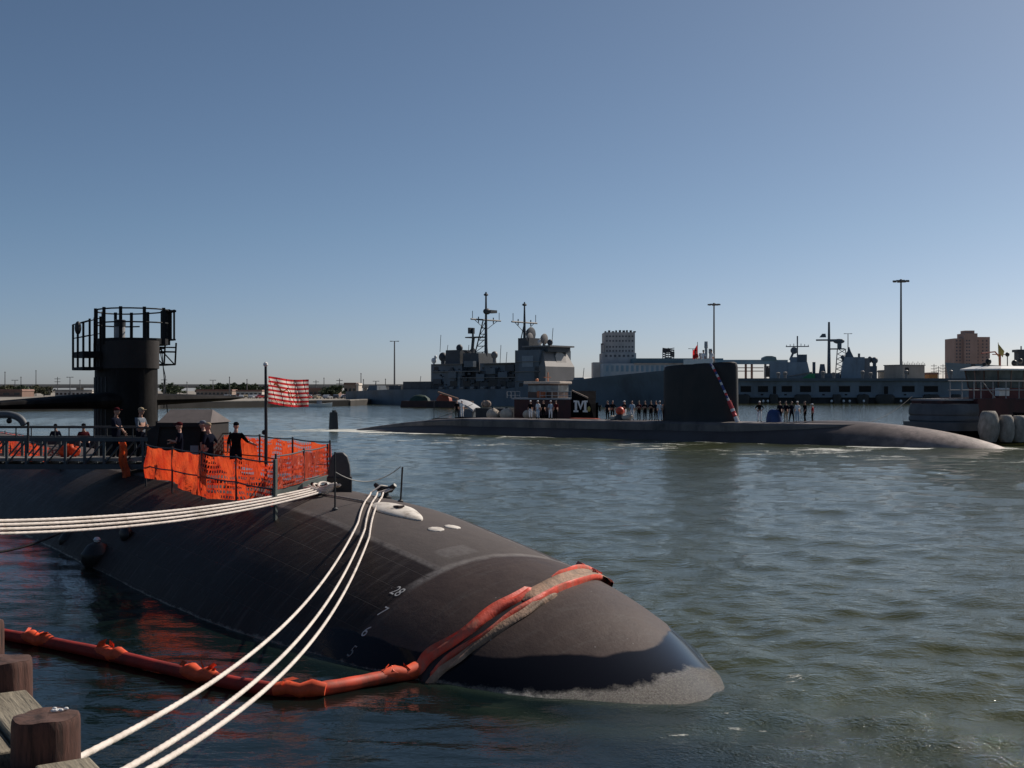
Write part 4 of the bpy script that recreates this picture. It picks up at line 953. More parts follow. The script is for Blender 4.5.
mb=MB(); a=pz(572,391); b=pz(588,398.5); mb.bar((a[0],yb-.02,a[1]+.05),(b[0],yb-.02,b[1]+.05),.09,6); mb.build('bow_rail',mat('tug_tan',(.35,.25,.18),.6,.2,2),bow)
vs,fs=text_mesh('M',1.9,2); mb=MB(); ce=pz(580.7,406.3)
# slab-serif M, drawn as strokes
def slab(mb,x0,x1,z0,z1): mb.rng(ce[0]+x0,ce[0]+x1,yb-.035,yb-.004,ce[1]+z0,ce[1]+z1)
for a,b in ((-.95,-.30),(.30,.95)): slab(mb,a,b,-.65,-.45)
for a,b in ((-.95,-.45),(.45,.95)): slab(mb,a,b,.45,.65)
for sx_ in (-1,1):
    slab(mb,*(sorted((sx_*.78,sx_*.48))),-.45,.45)
    mb.prism([(ce[0]+sx_*.50,ce[1]+.62),(ce[0]+sx_*.22,ce[1]+.62),(ce[0],ce[1]-.02),(ce[0],ce[1]-.42)] if sx_<0 else [(ce[0]+.50,ce[1]+.62),(ce[0],ce[1]-.42),(ce[0],ce[1]-.02),(ce[0]+.22,ce[1]+.62)],yb-.034,yb-.005,'y')
mb.build('letter_m',WHITE,bow)
mb=MB(); mb.ell((T1.lx(589,yb),yb,T1.z(409,T1.lx(589,yb),yb)),(.2,.1,.3),10,8); mb.build('bow_light',mat('light_yellow',(.5,.4,.1),.5,.2,3),bow)
mb=MB()
for i in range(5): mb.lathe([(.12,0),(.12,.5),(.2,.52),(.2,.7)],(T1.lx(598+2*i)-1,-.5+.2*i,2.4),8)
mb.build('bitt',BLACK,t)
mb=MB(); mb.rng(T1.lx(484),T1.lx(512),-1.6,1.6,1.4,T1.z(408,T1.lx(498))); mb.build('aft_house',mat('tug_aft',(.03,.03,.033),.6,.3,1),t)
mb=MB(); mb.ell((T1.lx(490),-.5,T1.z(404,T1.lx(490))),(.5,.4,.45),10,8); mb.ell((T1.lx(483),.2,T1.z(404,T1.lx(483))),(.4,.3,.4),10,8); mb.build('aft_gear',mat('gear_tan',(.28,.2,.15),.7,.3,2),t)
FEN=mat('fender_pale',(.55,.46,.36),.75,.15,2,dirt=(.2,.16,.12),dirt_amt=.3)
for px,r,lab in ((493,.78,'left of two big pale round fenders between tug and far submarine'),(506.5,.78,'right of two big pale round fenders between tug and far submarine'),(527.5,.55,'smaller pale fender half hidden behind crew before the tug'),(533.5,.5,'smallest pale fender beside the crew member in white before the tug')):
    yl=5.0; x=FS.lx(px,yl); X,Y=FS.world(x,yl); z=FS.z(414.5,x,yl); t2=thing('round_fender',lab,'fender',(X,Y,z),FS.rz,'pale fenders between tug and submarine')
    mb=MB(); mb.ell((0,0,0),(r,r,r*.92),18,12); mb.build('fender_ball',FEN,t2,smooth=True); mb=MB(); mb.lathe([(.12,r*.85),(.16,r*.95),(.08,r*1.1)],(0,0,0),8); mb.build('fender_eye',DARK,t2)
# small grey-roofed workboat left of the tug
W1=Frame(*((469-512)/F*146,146),.9,-.43)
t=thing('workboat','small dark workboat with a curved pale grey canopy near the far submarine stern','workboat',(W1.ox,W1.oy,0),W1.rz)
mb=MB(); mb.loft(hull_loft(9,3,1.3,-.6,.5)); mb.build('hull',TBLK,t,smooth=True,angle=30)
mb=MB(); zz=W1.z(403,0); x0,x1=W1.lx(461),W1.lx(478)
mb.loft([[(x0+(x1-x0)*u,y,zz+.45-.95*u**1.6-.25*(y/1.2)**2) for y in (-1.3,-.7,0,.7,1.3)]+[(x0+(x1-x0)*u,y,zz+.2-.95*u**1.6-.25*(y/1.2)**2) for y in (1.3,.7,0,-.7,-1.3)] for u in np.linspace(0,1,8)]); mb.build('canopy',mat('canopy_grey',(.42,.42,.43),.5,.1,2),t,smooth=True,angle=40)
mb=MB(); mb.rng(x0+.2,x1-.2,-1.15,1.15,1.2,zz-.75); mb.build('cabin',mat('cabin_blue_grey',(.10,.12,.14),.5,.2,1.5),t)
# second tug at right
T2=Frame((985-512)/F*112,112.0,-.93,-.37)
t=thing('tugboat','tugboat with white-roofed wheelhouse and big grey bow fender at the right edge','tugboat',(T2.ox,T2.oy,0),T2.rz)
def p2(px,py,y): x=T2.lx(px,y); return x,T2.z(py,x,y)
ysd=2.9            # side that faces the camera (port, local +y)
xb0=T2.lx(922,0)
mb=MB(); rg=hull_loft(24,6.4,2.6,-1,1.0); off=xb0-12; mb.loft([[(p[0]+off,p[1],p[2]) for p in r] for r in rg]); mb.build('hull',TBLK,t,smooth=True,angle=30)
# grey rubber bow fender: wraps the bow
mb=MB(); rings=[]
for i in range(17):
    a=-PI/2+PI*i/16; X_=math.cos(a); Yy=math.sin(a); cxx=xb0-2.2; rx_,ry_=2.5,3.3
    rings.append((cxx+rx_*X_,ry_*Yy))
xe=T2.lx(979,3.3); full=[(xe,-3.32)]+rings+[(xe,3.32)]
mb.loft([[(x-.12*0,y,z) for x,y in full] for z in (1.3,)]+[[(x,y,z) for x,y in full] for z in (1.45,1.7)]+[[(xe+(x-xe)*k_,y*k_,z) for x,y in full] for z,k_ in ((1.85,.975),(1.95,.975),(2.05,1.0),(2.3,1.0),(2.42,.975),(2.5,.975),(2.6,1.0),(3.0,1.0))]+[[(xb0-4+(x-xb0+4)*.97,y*.97,z) for x,y in full] for z in (3.35,3.55)])
mb.build('bow_fender',TGR,t,smooth=True,angle=40)
mb=MB(); f2=[(xb0-4.0+(x-xb0+4)*1.12,y*1.10) for x,y in full]
mb.loft([[(x,y,z) for x,y in f2] for z in (1.15,1.3,1.75,1.9)]); mb.build('lower_fender',mat('tug_fender_mid',(.07,.08,.09),.6,.2,1),t,smooth=True,angle=40)
mb=MB(); mb.rng(xe-.05,xb0-22,-3.1,3.1,1.6,T2.z(398.5,T2.lx(975,3),3)); mb.build('bulwark',TRED,t,bevel=.06)
zdk=T2.z(399,T2.lx(980,3),3)
mb=MB(); mb.prism([(T2.lx(950,3),-2.2),(T2.lx(950,3),2.2),(xb0-8,3.1),(xb0-23,3.1),(xb0-23,-3.1),(xb0-8,-3.1)],zdk-.16,zdk,'z'); mb.build('upper_deck',mat('tug_deck_pale',(.22,.22,.23),.6,.12,1),t)
mb=MB(); mb.prism([(T2.lx(948,3)-.2,-2.0),(T2.lx(948,3)-.2,2.0),(xb0-8.1,2.95),(xb0-8.1,-2.95)],2.9,zdk-.16,'z'); mb.build('deckhouse',TRED,t)
xw=T2.lx(988,1.6); zr2=T2.z(370,xw,1.6)
def octo(x0,L,w,c): return [(x0,-w+c),(x0,w-c),(x0-c*.9,w),(x0-L+c,w),(x0-L,w-c),(x0-L,-w+c),(x0-L+c,-w),(x0-c*.9,-w)]
zs1=T2.z(388,xw,1.6)
mb=MB(); mb.loft([[(x,y,z) for x,y in octo(xw-.15+d,7.5,1.9+e,.9)] for z,d,e in ((zdk,0,0),(zs1,0,0))]); mb.build('wheelhouse',mat('wheelhouse_red',(.16,.035,.028),.6,.2,1),t)
mb=MB(); mb.loft([[(x,y,z) for x,y in octo(xw-.13+d,7.5+2*d,1.9+e,.9)] for z,d,e in ((zs1,0,0),(zr2,.22,.2))]); wh=mb.build('window_band',mat('wheelhouse_glass',(.10,.12,.12),.1,.5,.7),t)
mb=MB(); ob=octo(xw-.13,7.5,1.9,.9); ot=octo(xw-.13+.22,7.94,2.1,.9)
def lerp2(a,b,u): return (a[0]+(b[0]-a[0])*u,a[1]+(b[1]-a[1])*u)
for (i,nseg) in ((0,2),(1,1),(2,4),(3,1),(7,1),(6,4)):
    for s in range(nseg+1):
        a=lerp2(ob[i],ob[(i+1)%8],s/nseg); b=lerp2(ot[i],ot[(i+1)%8],s/nseg); mb=MB(); mb.bar((a[0],a[1],zs1),(b[0],b[1],zr2),.075,6); mb.build('window_post',mat('post_tan',(.24,.15,.12),.5,.2,2),wh)
mb=MB(); ro=octo(xw+.55,9.0,2.6,1.2); mb.loft([[(x,y,z) for x,y in ro] for z in (zr2-.02,zr2+.12)]+[[(xw-4+(x-xw+4)*.75,y*.7,zr2+.38) for x,y in ro]]); mb.build('wheelhouse_roof',WHITE,t)
mb=MB(); yy=3.0
for zz in (T2.z(381,xw,yy),T2.z(390,xw,yy)): mb.bar((T2.lx(948,yy),yy,zz),(xb0-23,yy,zz),.05,6)
for px in (950,962,974,981,993,1006,1019,1030): x=T2.lx(px,yy); mb.bar((x,yy,zdk),(x,yy,T2.z(381,xw,yy)),.045,6)
a=T2.lx(982,yy); b=T2.lx(995,yy); mb.bar((a,yy,T2.z(381,xw,yy)),(b,yy,zdk+.1),.05,6)
mb.build('railing',mat('rail_pale',(.30,.29,.29),.5,.15,2),t)
mb=MB(); mb.rng(T2.lx(998,2.6),T2.lx(1008,2.6),2.2,2.8,T2.z(396,xw,2.6),T2.z(388,xw,2.6)); mb.build('white_locker',WHITE,t,bevel=.04)
mb=MB(); xm=T2.lx(1000); zb=zr2+.3; mb.bar((xm,0,zb),(xm,0,zb+1.9),.09,8); mb.bar((xm+.9,0,zb+1.2),(xm-.9,0,zb+1.2),.05,6); mb.tube([(xm+2.2,0,zb+1.3),(xm+.6,0,zb+1.45),(xm,0,zb+.9)],.07,6); 
mb.build('mast',mat('mast_dark_red',(.28,.06,.04),.5,.3,3),t)
for px,dz,r in ((986,.5,.3),(982,.2,.22),(1005,1.2,.22),(1012,.4,.3),(1018,.6,.25)):
    mb=MB(); x=T2.lx(px); mb.bar((x,.3,zb-.2),(x,.3,zb+dz),.05,6); mb.ell((x,.3,zb+dz),(r,r*.8,r),12,8); mb.build('searchlight',BLACK,t,smooth=True)
mb=MB(); mb.bar((xm+.5,.4,zb),(xm+.6,.4,zb+2.3),.03,6); mb.add([(xm+.6,.4,zb+2.2),(xm-.1,.45,zb+1.5),(xm+.1,.45,zb+.9),(xm+.58,.4,zb+1.4)],[(0,1,2,3)]); mb.build('pennant',mat('pennant_yellow',(.4,.3,.08),.7,.2,3),t)
RP=mat('rope_fender_fibre',(.40,.36,.31),.9,.2,2.5,bump=1.0,bscale=14,dirt=(.15,.135,.12),dirt_amt=.42)
for px,py0,w in ((989,411,1.0),(1006,415,.72),(1019,415.5,.72),(1032,416,.72)):
    d=104.5+(px-988)*.02; k=d/F; X=(px-512)*k; zt=HC-(py0-H0)*k; zb=HC-(442-H0)*k
    lx_=(X-T2.ox)*T2.a[0]+(d-T2.oy)*T2.a[1]; ly_=(X-T2.ox)*T2.q[0]+(d-T2.oy)*T2.q[1]
    mb=MB(); rings=[]
    for i in range(11):
        u=i/10; s=math.sin(PI*min(.97,max(.03,u*.92+.05)))**.24; z=zb+(zt-zb)*u
        rings.append([(lx_+w*s*(1+.06*math.sin(k2*5.1+i))*math.cos(2*PI*k2/20),ly_+.75*s*math.sin(2*PI*k2/20),z) for k2 in range(20)])
    mb.loft(rings); mb.build('rope_fender',RP,t,smooth=True,angle=60)
# ------------------------------------------------------------------ cruiser
CR=Frame(0,0,1,0)
P0=((360-512)/F*420,420.0); P1=((706-512)/F*330,330.0); CR=Frame(*P0,P1[0]-P0[0],P1[1]-P0[1])
cl_=math.dist(P0,P1)
cr=thing('warship','long grey warship with two tall masts moored across the harbour','warship',(P0[0],P0[1],0),CR.rz)
mb=MB(); rings=[]; HB=8.2
dk=[(360,391.5),(405,389.5),(520,389),(562,383.5),(612,377),(664,371),(706,366.5)]
for i in range(41):
    u=i/40; x=cl_*u; w=HB*(1-max(0,(u-.62)/.38)**2.0)*(.82+.18*min(1,u/.2)); w=max(.15,w)
    X,Y=CR.world(x,0); px=512+F*X/Y; zt=np.interp(px,[a for a,_ in dk],[CR.z(b,CR.lx(a,-HB*.6),-HB*.6) for a,b in dk]); rk=max(0,(u-.8)/.2)*6
    wl_=w*(.98 if u<.6 else max(.05,1-((u-.6)/.38)**1.6 if u<.98 else .05))
    rings.append([(x,-w,zt),(x,-w*.99,zt-.8),(x-rk,-wl_,-1),(x-rk,wl_,-1),(x,w*.99,zt-.8),(x,w,zt)])
mb.loft(rings); mb.build('hull',HAZE,cr,smooth=True,angle=25)
def cb(name,px0,px1,pyt,pyb,ya=-6.5,yb_=6.5,m=HAZE,top=None,bevel=0):
    """block between two columns measured on its near side"""
    x0,x1=CR.lx(px0,ya),CR.lx(px1,ya); zt=CR.z(pyt,(x0+x1)/2,ya); zb=CR.z(pyb,(x0+x1)/2,ya)
    mb=MB(); mb.box(((x0+x1)/2,(ya+yb_)/2,(zt+zb)/2),(x1-x0,yb_-ya,zt-zb),0,0,top); return mb.build(name,m,cr,bevel=bevel)
cb('aft_deckhouse',403,444,381.5,391,m=HAZE2)
cb('superstructure',431,462,364.5,391)
cb('superstructure',460,517,378,391,m=HAZE2)
f_=cb('funnel',445,460,350,365,-4,4,m=HAZE2,top=(.95,.95,0,0)); cb('funnel',462,480,353,379,-4.5,4.5,m=HAZE2,top=(.85,.9,-.5,0))
cb('superstructure',480,517,363.5,379,-5.5,5.5); cb('bridge_deck',476,500,371,381,-6.2,6.2,m=HAZE2)
tower=cb('bridge_tower',515,539,350,391,-7.8,7.8,m=HAZE)
# forward faceted house
x0,x1=CR.lx(537,-7.8),CR.lx(545,-7.8)+.2
mb=MB(); zt=CR.z(351,x0,-7.8); zm=CR.z(366.5,x0,-7.8); zb=4.0
mb.loft([[(x0-1,-7.8,z),(x1-d,-7.8+c,z),(x1-d+.0,6.4-c,z),(x0-1,6.4,z)] for z,d,c in ((zb,0,0),(zm,0,0),(zt,2.2,1.6))]); mb.build('bridge_front',HAZE3,cr)  # paler, warmer grey paints sunlight on this front face
mb=MB(); xf=x1-1.1; zc_=(zt+zm)/2
oc=[(math.cos(PI/8+PI/4*k)*2.6,math.sin(PI/8+PI/4*k)*2.6) for k in range(8)]
mb.loft([[(xf+ex+.0-p[1]*.27,p[0]+.8,zc_+p[1]) for p in oc] for ex in (-.2,.22)]); mb.build('radar_panel',mat('radar_panel_tan',(.42,.38,.34),.6,.1,1),cr)
cb('pilot_house',524,548,346.5,352,-5.5,5.5,m=HAZE2)
cb('pilot_house_roof',522,550,345.5,347,-6,6,m=HAZE3)
cb('radar_house',518,529,338,351,-3,3,m=HAZE2)
cb('gun_house',572,586,377.5,384,-2.5,2.5,m=HAZE,top=(.7,.8,-.5,0))
cb('launcher',389,401,385.5,391,-3,3,m=HAZE2); cb('gun_house',366,377,385.5,392,-2.5,2.5,m=HAZE,top=(.7,.8,.3,0))
for a_,b_,t_,u_ in ((448,456,371,378),(464,473,361,367),(486,495,368,374),(498,507,372,378),(505,514,365,371),(433,441,379,384),(476,484,374,381)):
    cb('deck_house',a_,b_,t_,u_,-7.1,-5.6,m=HAZE2 if a_%2 else HAZE)
for a_,b_,y_ in ((431,462,364.2),(458,517,377.6),(480,517,363.2),(431,480,371.5),(515,539,361.5),(515,539,371.5),(515,539,381)):
    cb('deck_edge',a_,b_,y_-.35,y_+.35,-8.2 if a_>=515 else -7.3,-5,m=HAZE3)
for a_,b_,t_,u_ in ((450,457,381,387),(463,470,380,386.5),(474,479,382,387),(488,497,380,387),(500,506,381,386),(509,514,374,377),(519,523,383,388),(434,438,367,370)):
    cb('recess',a_,b_,t_,u_,-6.62 if a_<515 else -7.85,-6.0,m=BLACK)
for k in range(7):
    px=442+k*10.4; x=CR.lx(px,-7.2); mb=MB(); mb.lathe([(.2,-.9),(.55,-.8),(.55,.8),(.2,.9)],(x,-7.4,CR.z(388.2,x,-7.2)),12,0,'x'); mb.build('life_raft_canister',HAZE3,cr,smooth=True)
for k in range(6): cb('bridge_window',525+k*3.6,527.2+k*3.6,348.6,350.4,-5.56,-5,m=BLACK)
x=CR.lx(530,-7.85)
def side_mark(name,px0,px1,py0,py1,ya=-7.86,m=HAZE2): 
    x0,x1=CR.lx(px0,ya),CR.lx(px1,ya); z0,z1=CR.z(py1,x0,ya),CR.z(py0,x0,ya); mb=MB(); mb.rng(x0,x1,ya,ya+.3,z0,z1); return mb.build(name,m,cr)
side_mark('radar_panel',522,533,356,367,-7.9,mat('panel_grey',(.26,.29,.32),.6,.1,1))
for k in range(5): side_mark('porthole',433+k*5,435+k*5,370,372.5,-6.58)
for k in range(9): side_mark('opening',482+k*4,484+k*4,367+(k%2)*4,369.5+(k%2)*4,-5.58)
for k in range(4): side_mark('hull_opening',384+k*2.5,385.5+k*2.5,393,394.5,-7.6)
def mast(px,pyt,pyb,yard_px,yard_py,r=.45):
    x=CR.lx(px); zt=CR.z(pyt,x); zb=CR.z(pyb,x); mb=MB(); mb.tube([(x,0,zb),(x,0,(zb+zt)/2),(x,0,zt)],[r,r*.75,r*.4],8)
    w=(yard_px[1]-yard_px[0])/F*CR.world(x,0)[1]/2; zy=CR.z(yard_py,x)
    # yard runs across the ship
    mb.bar((x,-w/.76,zy),(x,w/.76,zy),.28,6)
    for s in (-1,1): mb.bar((x,s*w/.76*.9,zy),(x,s*w/.76*.9,zy+2.6),.10,5); mb.bar((x,s*w/.76*.5,zy-1.0),(x,s*w/.76*.5,zy+.9),.18,5); mb.bar((x,s*w/.76*.8,zy),(x,0,zy-3.2),.10,5)
    mb.lathe([(.5,-.3),(.8,0),(.5,.4)],(x,0,zt-.9),8)
    return mb,x,zt,zb,zy
mb,x,zt,zb,zy=mast(486,292,378,(469,503),320,.62)
mb.ell((x+.4,0,CR.z(311.5,x)),(1.2,1.4,1.0),12,8); mb.box((x+2.2,0,CR.z(312,x)),(2.4,3.0,.9)); mb.bar((x-6,0,CR.z(366,x)),(x-1.2,0,zy),.2,6); mb.bar((x-1.5,3,CR.z(366,x)),(x-.6,.2,zy-1),.18,6)
for q in range(7):
    z0=CR.z(364-q*6,x); mb.bar((x-6+.7*q,0,z0),(x,0,z0),.13,5); mb.bar((x-6+.7*q,0,z0),(x,0,z0+2.4),.11,5)
mb.build('mainmast',HAZE2,cr)
mb=MB(); z0=CR.z(337,x); mb.box((x-4.2,0,z0),(6.5,3.5,.35)); mb.box((x-6.3,0,z0+2.2),(.8,2.4,1.9)); mb.bar((x-5.6,0,z0),(x-5.6,0,z0+3),.35,6); mb.lathe([(.2,0),(1.5,.5),(1.7,.9)],(x-6.5,0,z0-5),10,0,'x'); mb.bar((x-6.5,0,z0-9),(x-5.4,0,z0),.5,6); mb.build('radar_platform',HAZE2,cr)
mb,x,zt,zb,zy=mast(524.5,302,346,(510,540),322.5,.5); mb.bar((x-2,0,zb),(x,0,zy),.18,5); mb.bar((x-1.2,2,zb),(x,0,zy),.15,5); mb.build('foremast',HAZE2,cr)
def dish(px,py,r,m=HAZE3,yl=0,tilt=.4):
    x=CR.lx(px,yl); z=CR.z(py,x,yl); mb=MB(); mb.bar((x,yl,z-r*1.8),(x,yl,z),.35*r*.5+.15,6); mb.lathe([(r*.15,-.5*r),(r*.8,-.2*r),(r,.15*r),(r*.9,.2*r)],(x,yl,z),14,0,'x'); return mb.build('radar_dish',m,cr,smooth=True)
def dome(px,py,r,yl=0,m=WHITE):
    x=CR.lx(px,yl); z=CR.z(py,x,yl); mb=MB(); mb.lathe([(r*.5,-r*2.2),(r*.5,-r*.6)],(x,yl,z),10); mb.ell((x,yl,z),(r,r,r*1.1),14,10); return mb.build('radome',m,cr,smooth=True)
dish(530.5,334,2.2,HAZE2); dish(529.5,338,1.6,HAZE3,-2); dish(544,339,1.7,HAZE3,-1); dome(540,342,.8); dome(550,342.5,.9,0,HAZE2); dome(434,360.5,.9); dome(443,357,1.4,0,HAZE2); dome(459.5,348,1.1,0,HAZE2); dome(494.5,355,1.1,0,HAZE3); dome(435.5,357,.5)
mb=MB()
for px,a,b in ((440,335,352),(552,328,342),(500,345,364),(420,376,383),(375,381,390),(583,368,378),(506,352,364),(447,345,352),(468,345,356)): x=CR.lx(px); mb.bar((x,0,CR.z(b,x)),(x+.4,0,CR.z(a,x)),.09,5)
mb.build('whip_aerial',HAZE2,cr)
GEAR=mat('ship_gear_grey',(.05,.058,.068),.6,.2,.5)
for k in range(30):
    px=438+k*2.6+random.uniform(-.8,.8); x=CR.lx(px,-6.7); z=CR.z(random.uniform(368,388),x,-6.7); q=random.uniform(.5,1.3)
    mb=MB(); mb.box((x,-6.75,z),(q,.5,q*random.uniform(.5,1.3))); mb.build('deck_gear',GEAR,cr,bevel=.08)
mb=MB()
for k in range(30):
    px=364+k*7.6
    if 514<px<548: continue
    x=CR.lx(px,-7.4); w_=7.4; 
    X,Y=CR.world(x,0)
    z=np.interp(px,[a for a,_ in dk],[CR.z(b,CR.lx(a,-HB*.6),-HB*.6) for a,b in dk]); mb.bar((x,-7.2 if px<560 else -4.5+(px-560)/30,z),(x,-7.2 if px<560 else -4.5+(px-560)/30,z+1.1),.05,4)
mb.build('guard_rail',HAZE3,cr)
vs,fs=text_mesh('57',4.2,2)
# barge with green and orange covers along the cruiser's waterline
X,Y=ground(440,407.5); X=(437-512)/F*Y; t=thing('work_barge','low rusty dark barge with green and orange covers under the warship stern','barge',(X,Y,0),CR.rz+.1)
mb=MB(); mb.box((0,0,.8),(22,5,2.0),0,0,(.97,.97,0,0)); mb.build('barge_hull',mat('barge_rust',(.06,.022,.017),.7,.35,.4,dirt=(.02,.015,.015),dirt_amt=.4),t)
mb=MB(); mb.loft([[(-6+p[0]*s,p[1]*s,z) for p in [(3.4*math.cos(2*PI*k/14)*(1+.15*math.sin(k*3)),1.9*math.sin(2*PI*k/14)) for k in range(14)]] for z,s in ((1.7,1),(2.5,.9),(3.3,.5),(3.5,.1))]); mb.build('green_cover',mat('cover_green',(.02,.045,.03),.7,.2,1),t,smooth=True)
mb=MB(); mb.loft([[(2.5+p[0]*s,p[1]*s,z) for p in [(2.3*math.cos(2*PI*k/14)*(1+.15*math.sin(k*3)),1.9*math.sin(2*PI*k/14)) for k in range(14)]] for z,s in ((1.7,1),(2.5,.95),(3.5,.6),(3.8,.15))]); mb.build('orange_cover',mat('cover_orange',(.30,.06,.022),.6,.2,1),t,smooth=True)
mb=MB(); mb.bar((1.2,-1,4.2),(8.0,-1,2.4),.28,8); mb.build('boom_spar',mat('spar_tan',(.4,.24,.16),.6,.2,2),t)
# ------------------------------------------------------------------ second warship behind the pier building
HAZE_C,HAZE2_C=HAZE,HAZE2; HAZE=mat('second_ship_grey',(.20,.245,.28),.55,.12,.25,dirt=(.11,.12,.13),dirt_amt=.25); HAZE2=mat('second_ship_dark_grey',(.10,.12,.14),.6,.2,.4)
S2=Frame((760-512)/F*480,480.0,.97,-.22)
s2=thing('warship','grey warship with lattice mast behind the low pier building','warship',(S2.ox,S2.oy,0),S2.rz)
def sb(name,px0,px1,pyt,pyb=382,ya=-5,yb_=5,m=HAZE,top=None):
    x0,x1=S2.lx(px0,ya),S2.lx(px1,ya); zt=S2.z(pyt,(x0+x1)/2,ya); zb=S2.z(pyb,(x0+x1)/2,ya)
    mb=MB(); mb.box(((x0+x1)/2,(ya+yb_)/2,(zt+zb)/2),(x1-x0,yb_-ya,zt-zb),0,0,top); return mb.build(name,m,s2)
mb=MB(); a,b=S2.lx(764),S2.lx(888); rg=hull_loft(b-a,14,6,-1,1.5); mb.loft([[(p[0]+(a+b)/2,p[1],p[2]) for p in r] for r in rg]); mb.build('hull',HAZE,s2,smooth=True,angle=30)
sb('superstructure',770,787,361); sb('superstructure',785,812,362,top=(.85,.9,-1,0)); sb('funnel',797,807,354.5,363,-3,3,m=HAZE2); sb('superstructure',790,797,357,363,-3,3); sb('superstructure',810,840,373,m=HAZE2); sb('gun_house',819,826,364,374,-3,3,m=HAZE2,top=(.6,.8,0,0)); sb('director',812.5,815.5,362,374,-1,1,m=HAZE2)
sb('bridge_tower',840,864,357,382,-6,6,top=(.85,.9,1,0)); sb('bridge_front',863,871,358,382,-6,6,m=HAZE3,top=(.9,.8,-.3,0)); sb('bridge_wing',869,877,366,382,-5,5,m=HAZE2); sb('radar_house',873,876,361,367,-1,1,m=HAZE2)  # bridge front takes the pale grey as painted sunlight
mb=MB(); x=S2.lx(797.4); 
mb.bar((x,0,S2.z(356,x)),(x,0,S2.z(336,x)),.3,6); mb.bar((x,-4,S2.z(346.5,x)),(x,4,S2.z(346.5,x)),.3,6); mb.ell((S2.lx(794),0,S2.z(350.5,x)),(1.4,1.4,1.4),10,8); mb.bar((S2.lx(790),0,S2.z(360,x)),(S2.lx(794),0,S2.z(351,x)),.5,6)
for s in (-3,-1.5,1.5,3): mb.bar((x,s,S2.z(347,x)),(x,s,S2.z(344,x)),.15,5)
for s in np.linspace(-4.2,4.2,7): mb.bar((x+s,0,S2.z(346.5,x)),(x+s,0,S2.z(345-abs(s)%2,x)),.13,5)
mb.bar((x-4.5,0,S2.z(346.5,x)),(x+4.5,0,S2.z(346.5,x)),.2,5)
mb.build('foremast',HAZE2,s2)
mb=MB(); x=S2.lx(829); mb.tube([(x,0,S2.z(376,x)),(x,0,S2.z(322,x))],[.75,.4],8); mb.bar((x-5,0,S2.z(340,x)),(x+5,0,S2.z(340,x)),.35,6); mb.box((x-2.4,0,S2.z(335.5,x)),(2.6,2,1.4),0,0,(.5,.8,.4,0)); mb.box((x+2,0,S2.z(340.5,x)),(4.5,3,.9))
x2=S2.lx(841); zp=S2.z(349,x); mb.bar((x,0,zp),(x2+1.4,0,zp),.3,6); mb.box((x2-.6,0,zp+1.3),(1.6,1.4,2.4)); mb.ell((x2-.8,0,zp+3.0),(2.2,.6,1.0),12,8)
for s in (3.2,8.5): mb.bar((x+s-.7,0,S2.z(374,x)),(x+min(s,6.2),0,zp),.2,5)
for q in range(5): za=S2.z(374-5*q,x); mb.bar((x+2.6+.2*q,0,za),(x+7.8-.3*q,0,za+2.0),.14,5); mb.bar((x+7.8-.3*q,0,za),(x+2.6+.2*q,0,za+2),.14,5)
mb.build('mainmast',HAZE2,s2)
mb=MB(); x=S2.lx(849); mb.loft([[(x+p*w,q*w,z) for p,q in ((-1,-1),(1,-1),(1,1),(-1,1))] for z,w in ((S2.z(359,x),2.0),(S2.z(351,x),.6),(S2.z(347,x),.15))]); mb.build('spire',HAZE2,s2)
for px,yl,py,r in ((842.5,-3,357.5,.9),(874.5,0,360.5,1.35),(870,0,358.5,.85)): x=S2.lx(px); mb=MB(); mb.lathe([(r*.5,-r*2),(r*.5,-r*.5)],(x,yl,S2.z(py,x)),8); mb.ell((x,yl,S2.z(py,x)),(r,r,r),10,8); mb.build('radome',HAZE2,s2,smooth=True)
x=S2.lx(859); mb=MB(); mb.bar((x,0,S2.z(358,x)),(x,0,S2.z(353.5,x)),.5,6); mb.build('exhaust_stack',HAZE2,s2)
mb=MB(); a=S2.xz(800,379.5,-6); b=S2.xz(813,373.5,-6); c=S2.xz(815,379,-6); mb.prism([(a[0],a[1]),(c[0],c[1]),(b[0]+.7,b[1]),(b[0]-1.5,b[1]-.2)],-6.6,-5.9,'y'); mb.build('green_awning',mat('awning_green',(.02,.22,.08),.6,.15,1),s2)
mb=MB(); a=S2.xz(788,376.5,-6); b=S2.xz(812,372.3,-6); mb.bar((a[0],-6.2,a[1]),(b[0],-6.2,b[1]),.28,6); mb.build('boat_spar',HAZE3,s2)
HAZE,HAZE2=HAZE_C,HAZE2_C
# ------------------------------------------------------------------ low pier building in front of it
PD=427.0; pk=PD/F
def PX(px): return (px-512)*pk
def PZ(py): return HC-(py-H0)*pk
PBM=mat('pier_wall_grey',(.20,.235,.265),.7,.12,.15,dirt=(.10,.11,.12),dirt_amt=.35); PDK=mat('pier_opening_dark',(.012,.010,.009),.8,.3,1)
pb=thing('pier_building','long low grey pier building with a row of dark openings along the water','building',(PX(848),PD,0))
ox=PX(848)
mb=MB(); mb.rng(PX(700)-ox,PX(968)-ox,0,40,PZ(397),PZ(381)); mb.build('wall',PBM,pb)
mb=MB(); mb.rng(PX(699)-ox,PX(969)-ox,-.8,41,PZ(381),PZ(378.3)); mb.build('roof_slab',mat('pier_roof_grey',(.11,.13,.15),.8,.15,.3),pb)
mb=MB(); mb.rng(PX(699)-ox,PX(969)-ox,-1.2,0.0,PZ(397.5),PZ(396.2)); mb.build('ledge',PBM,pb)
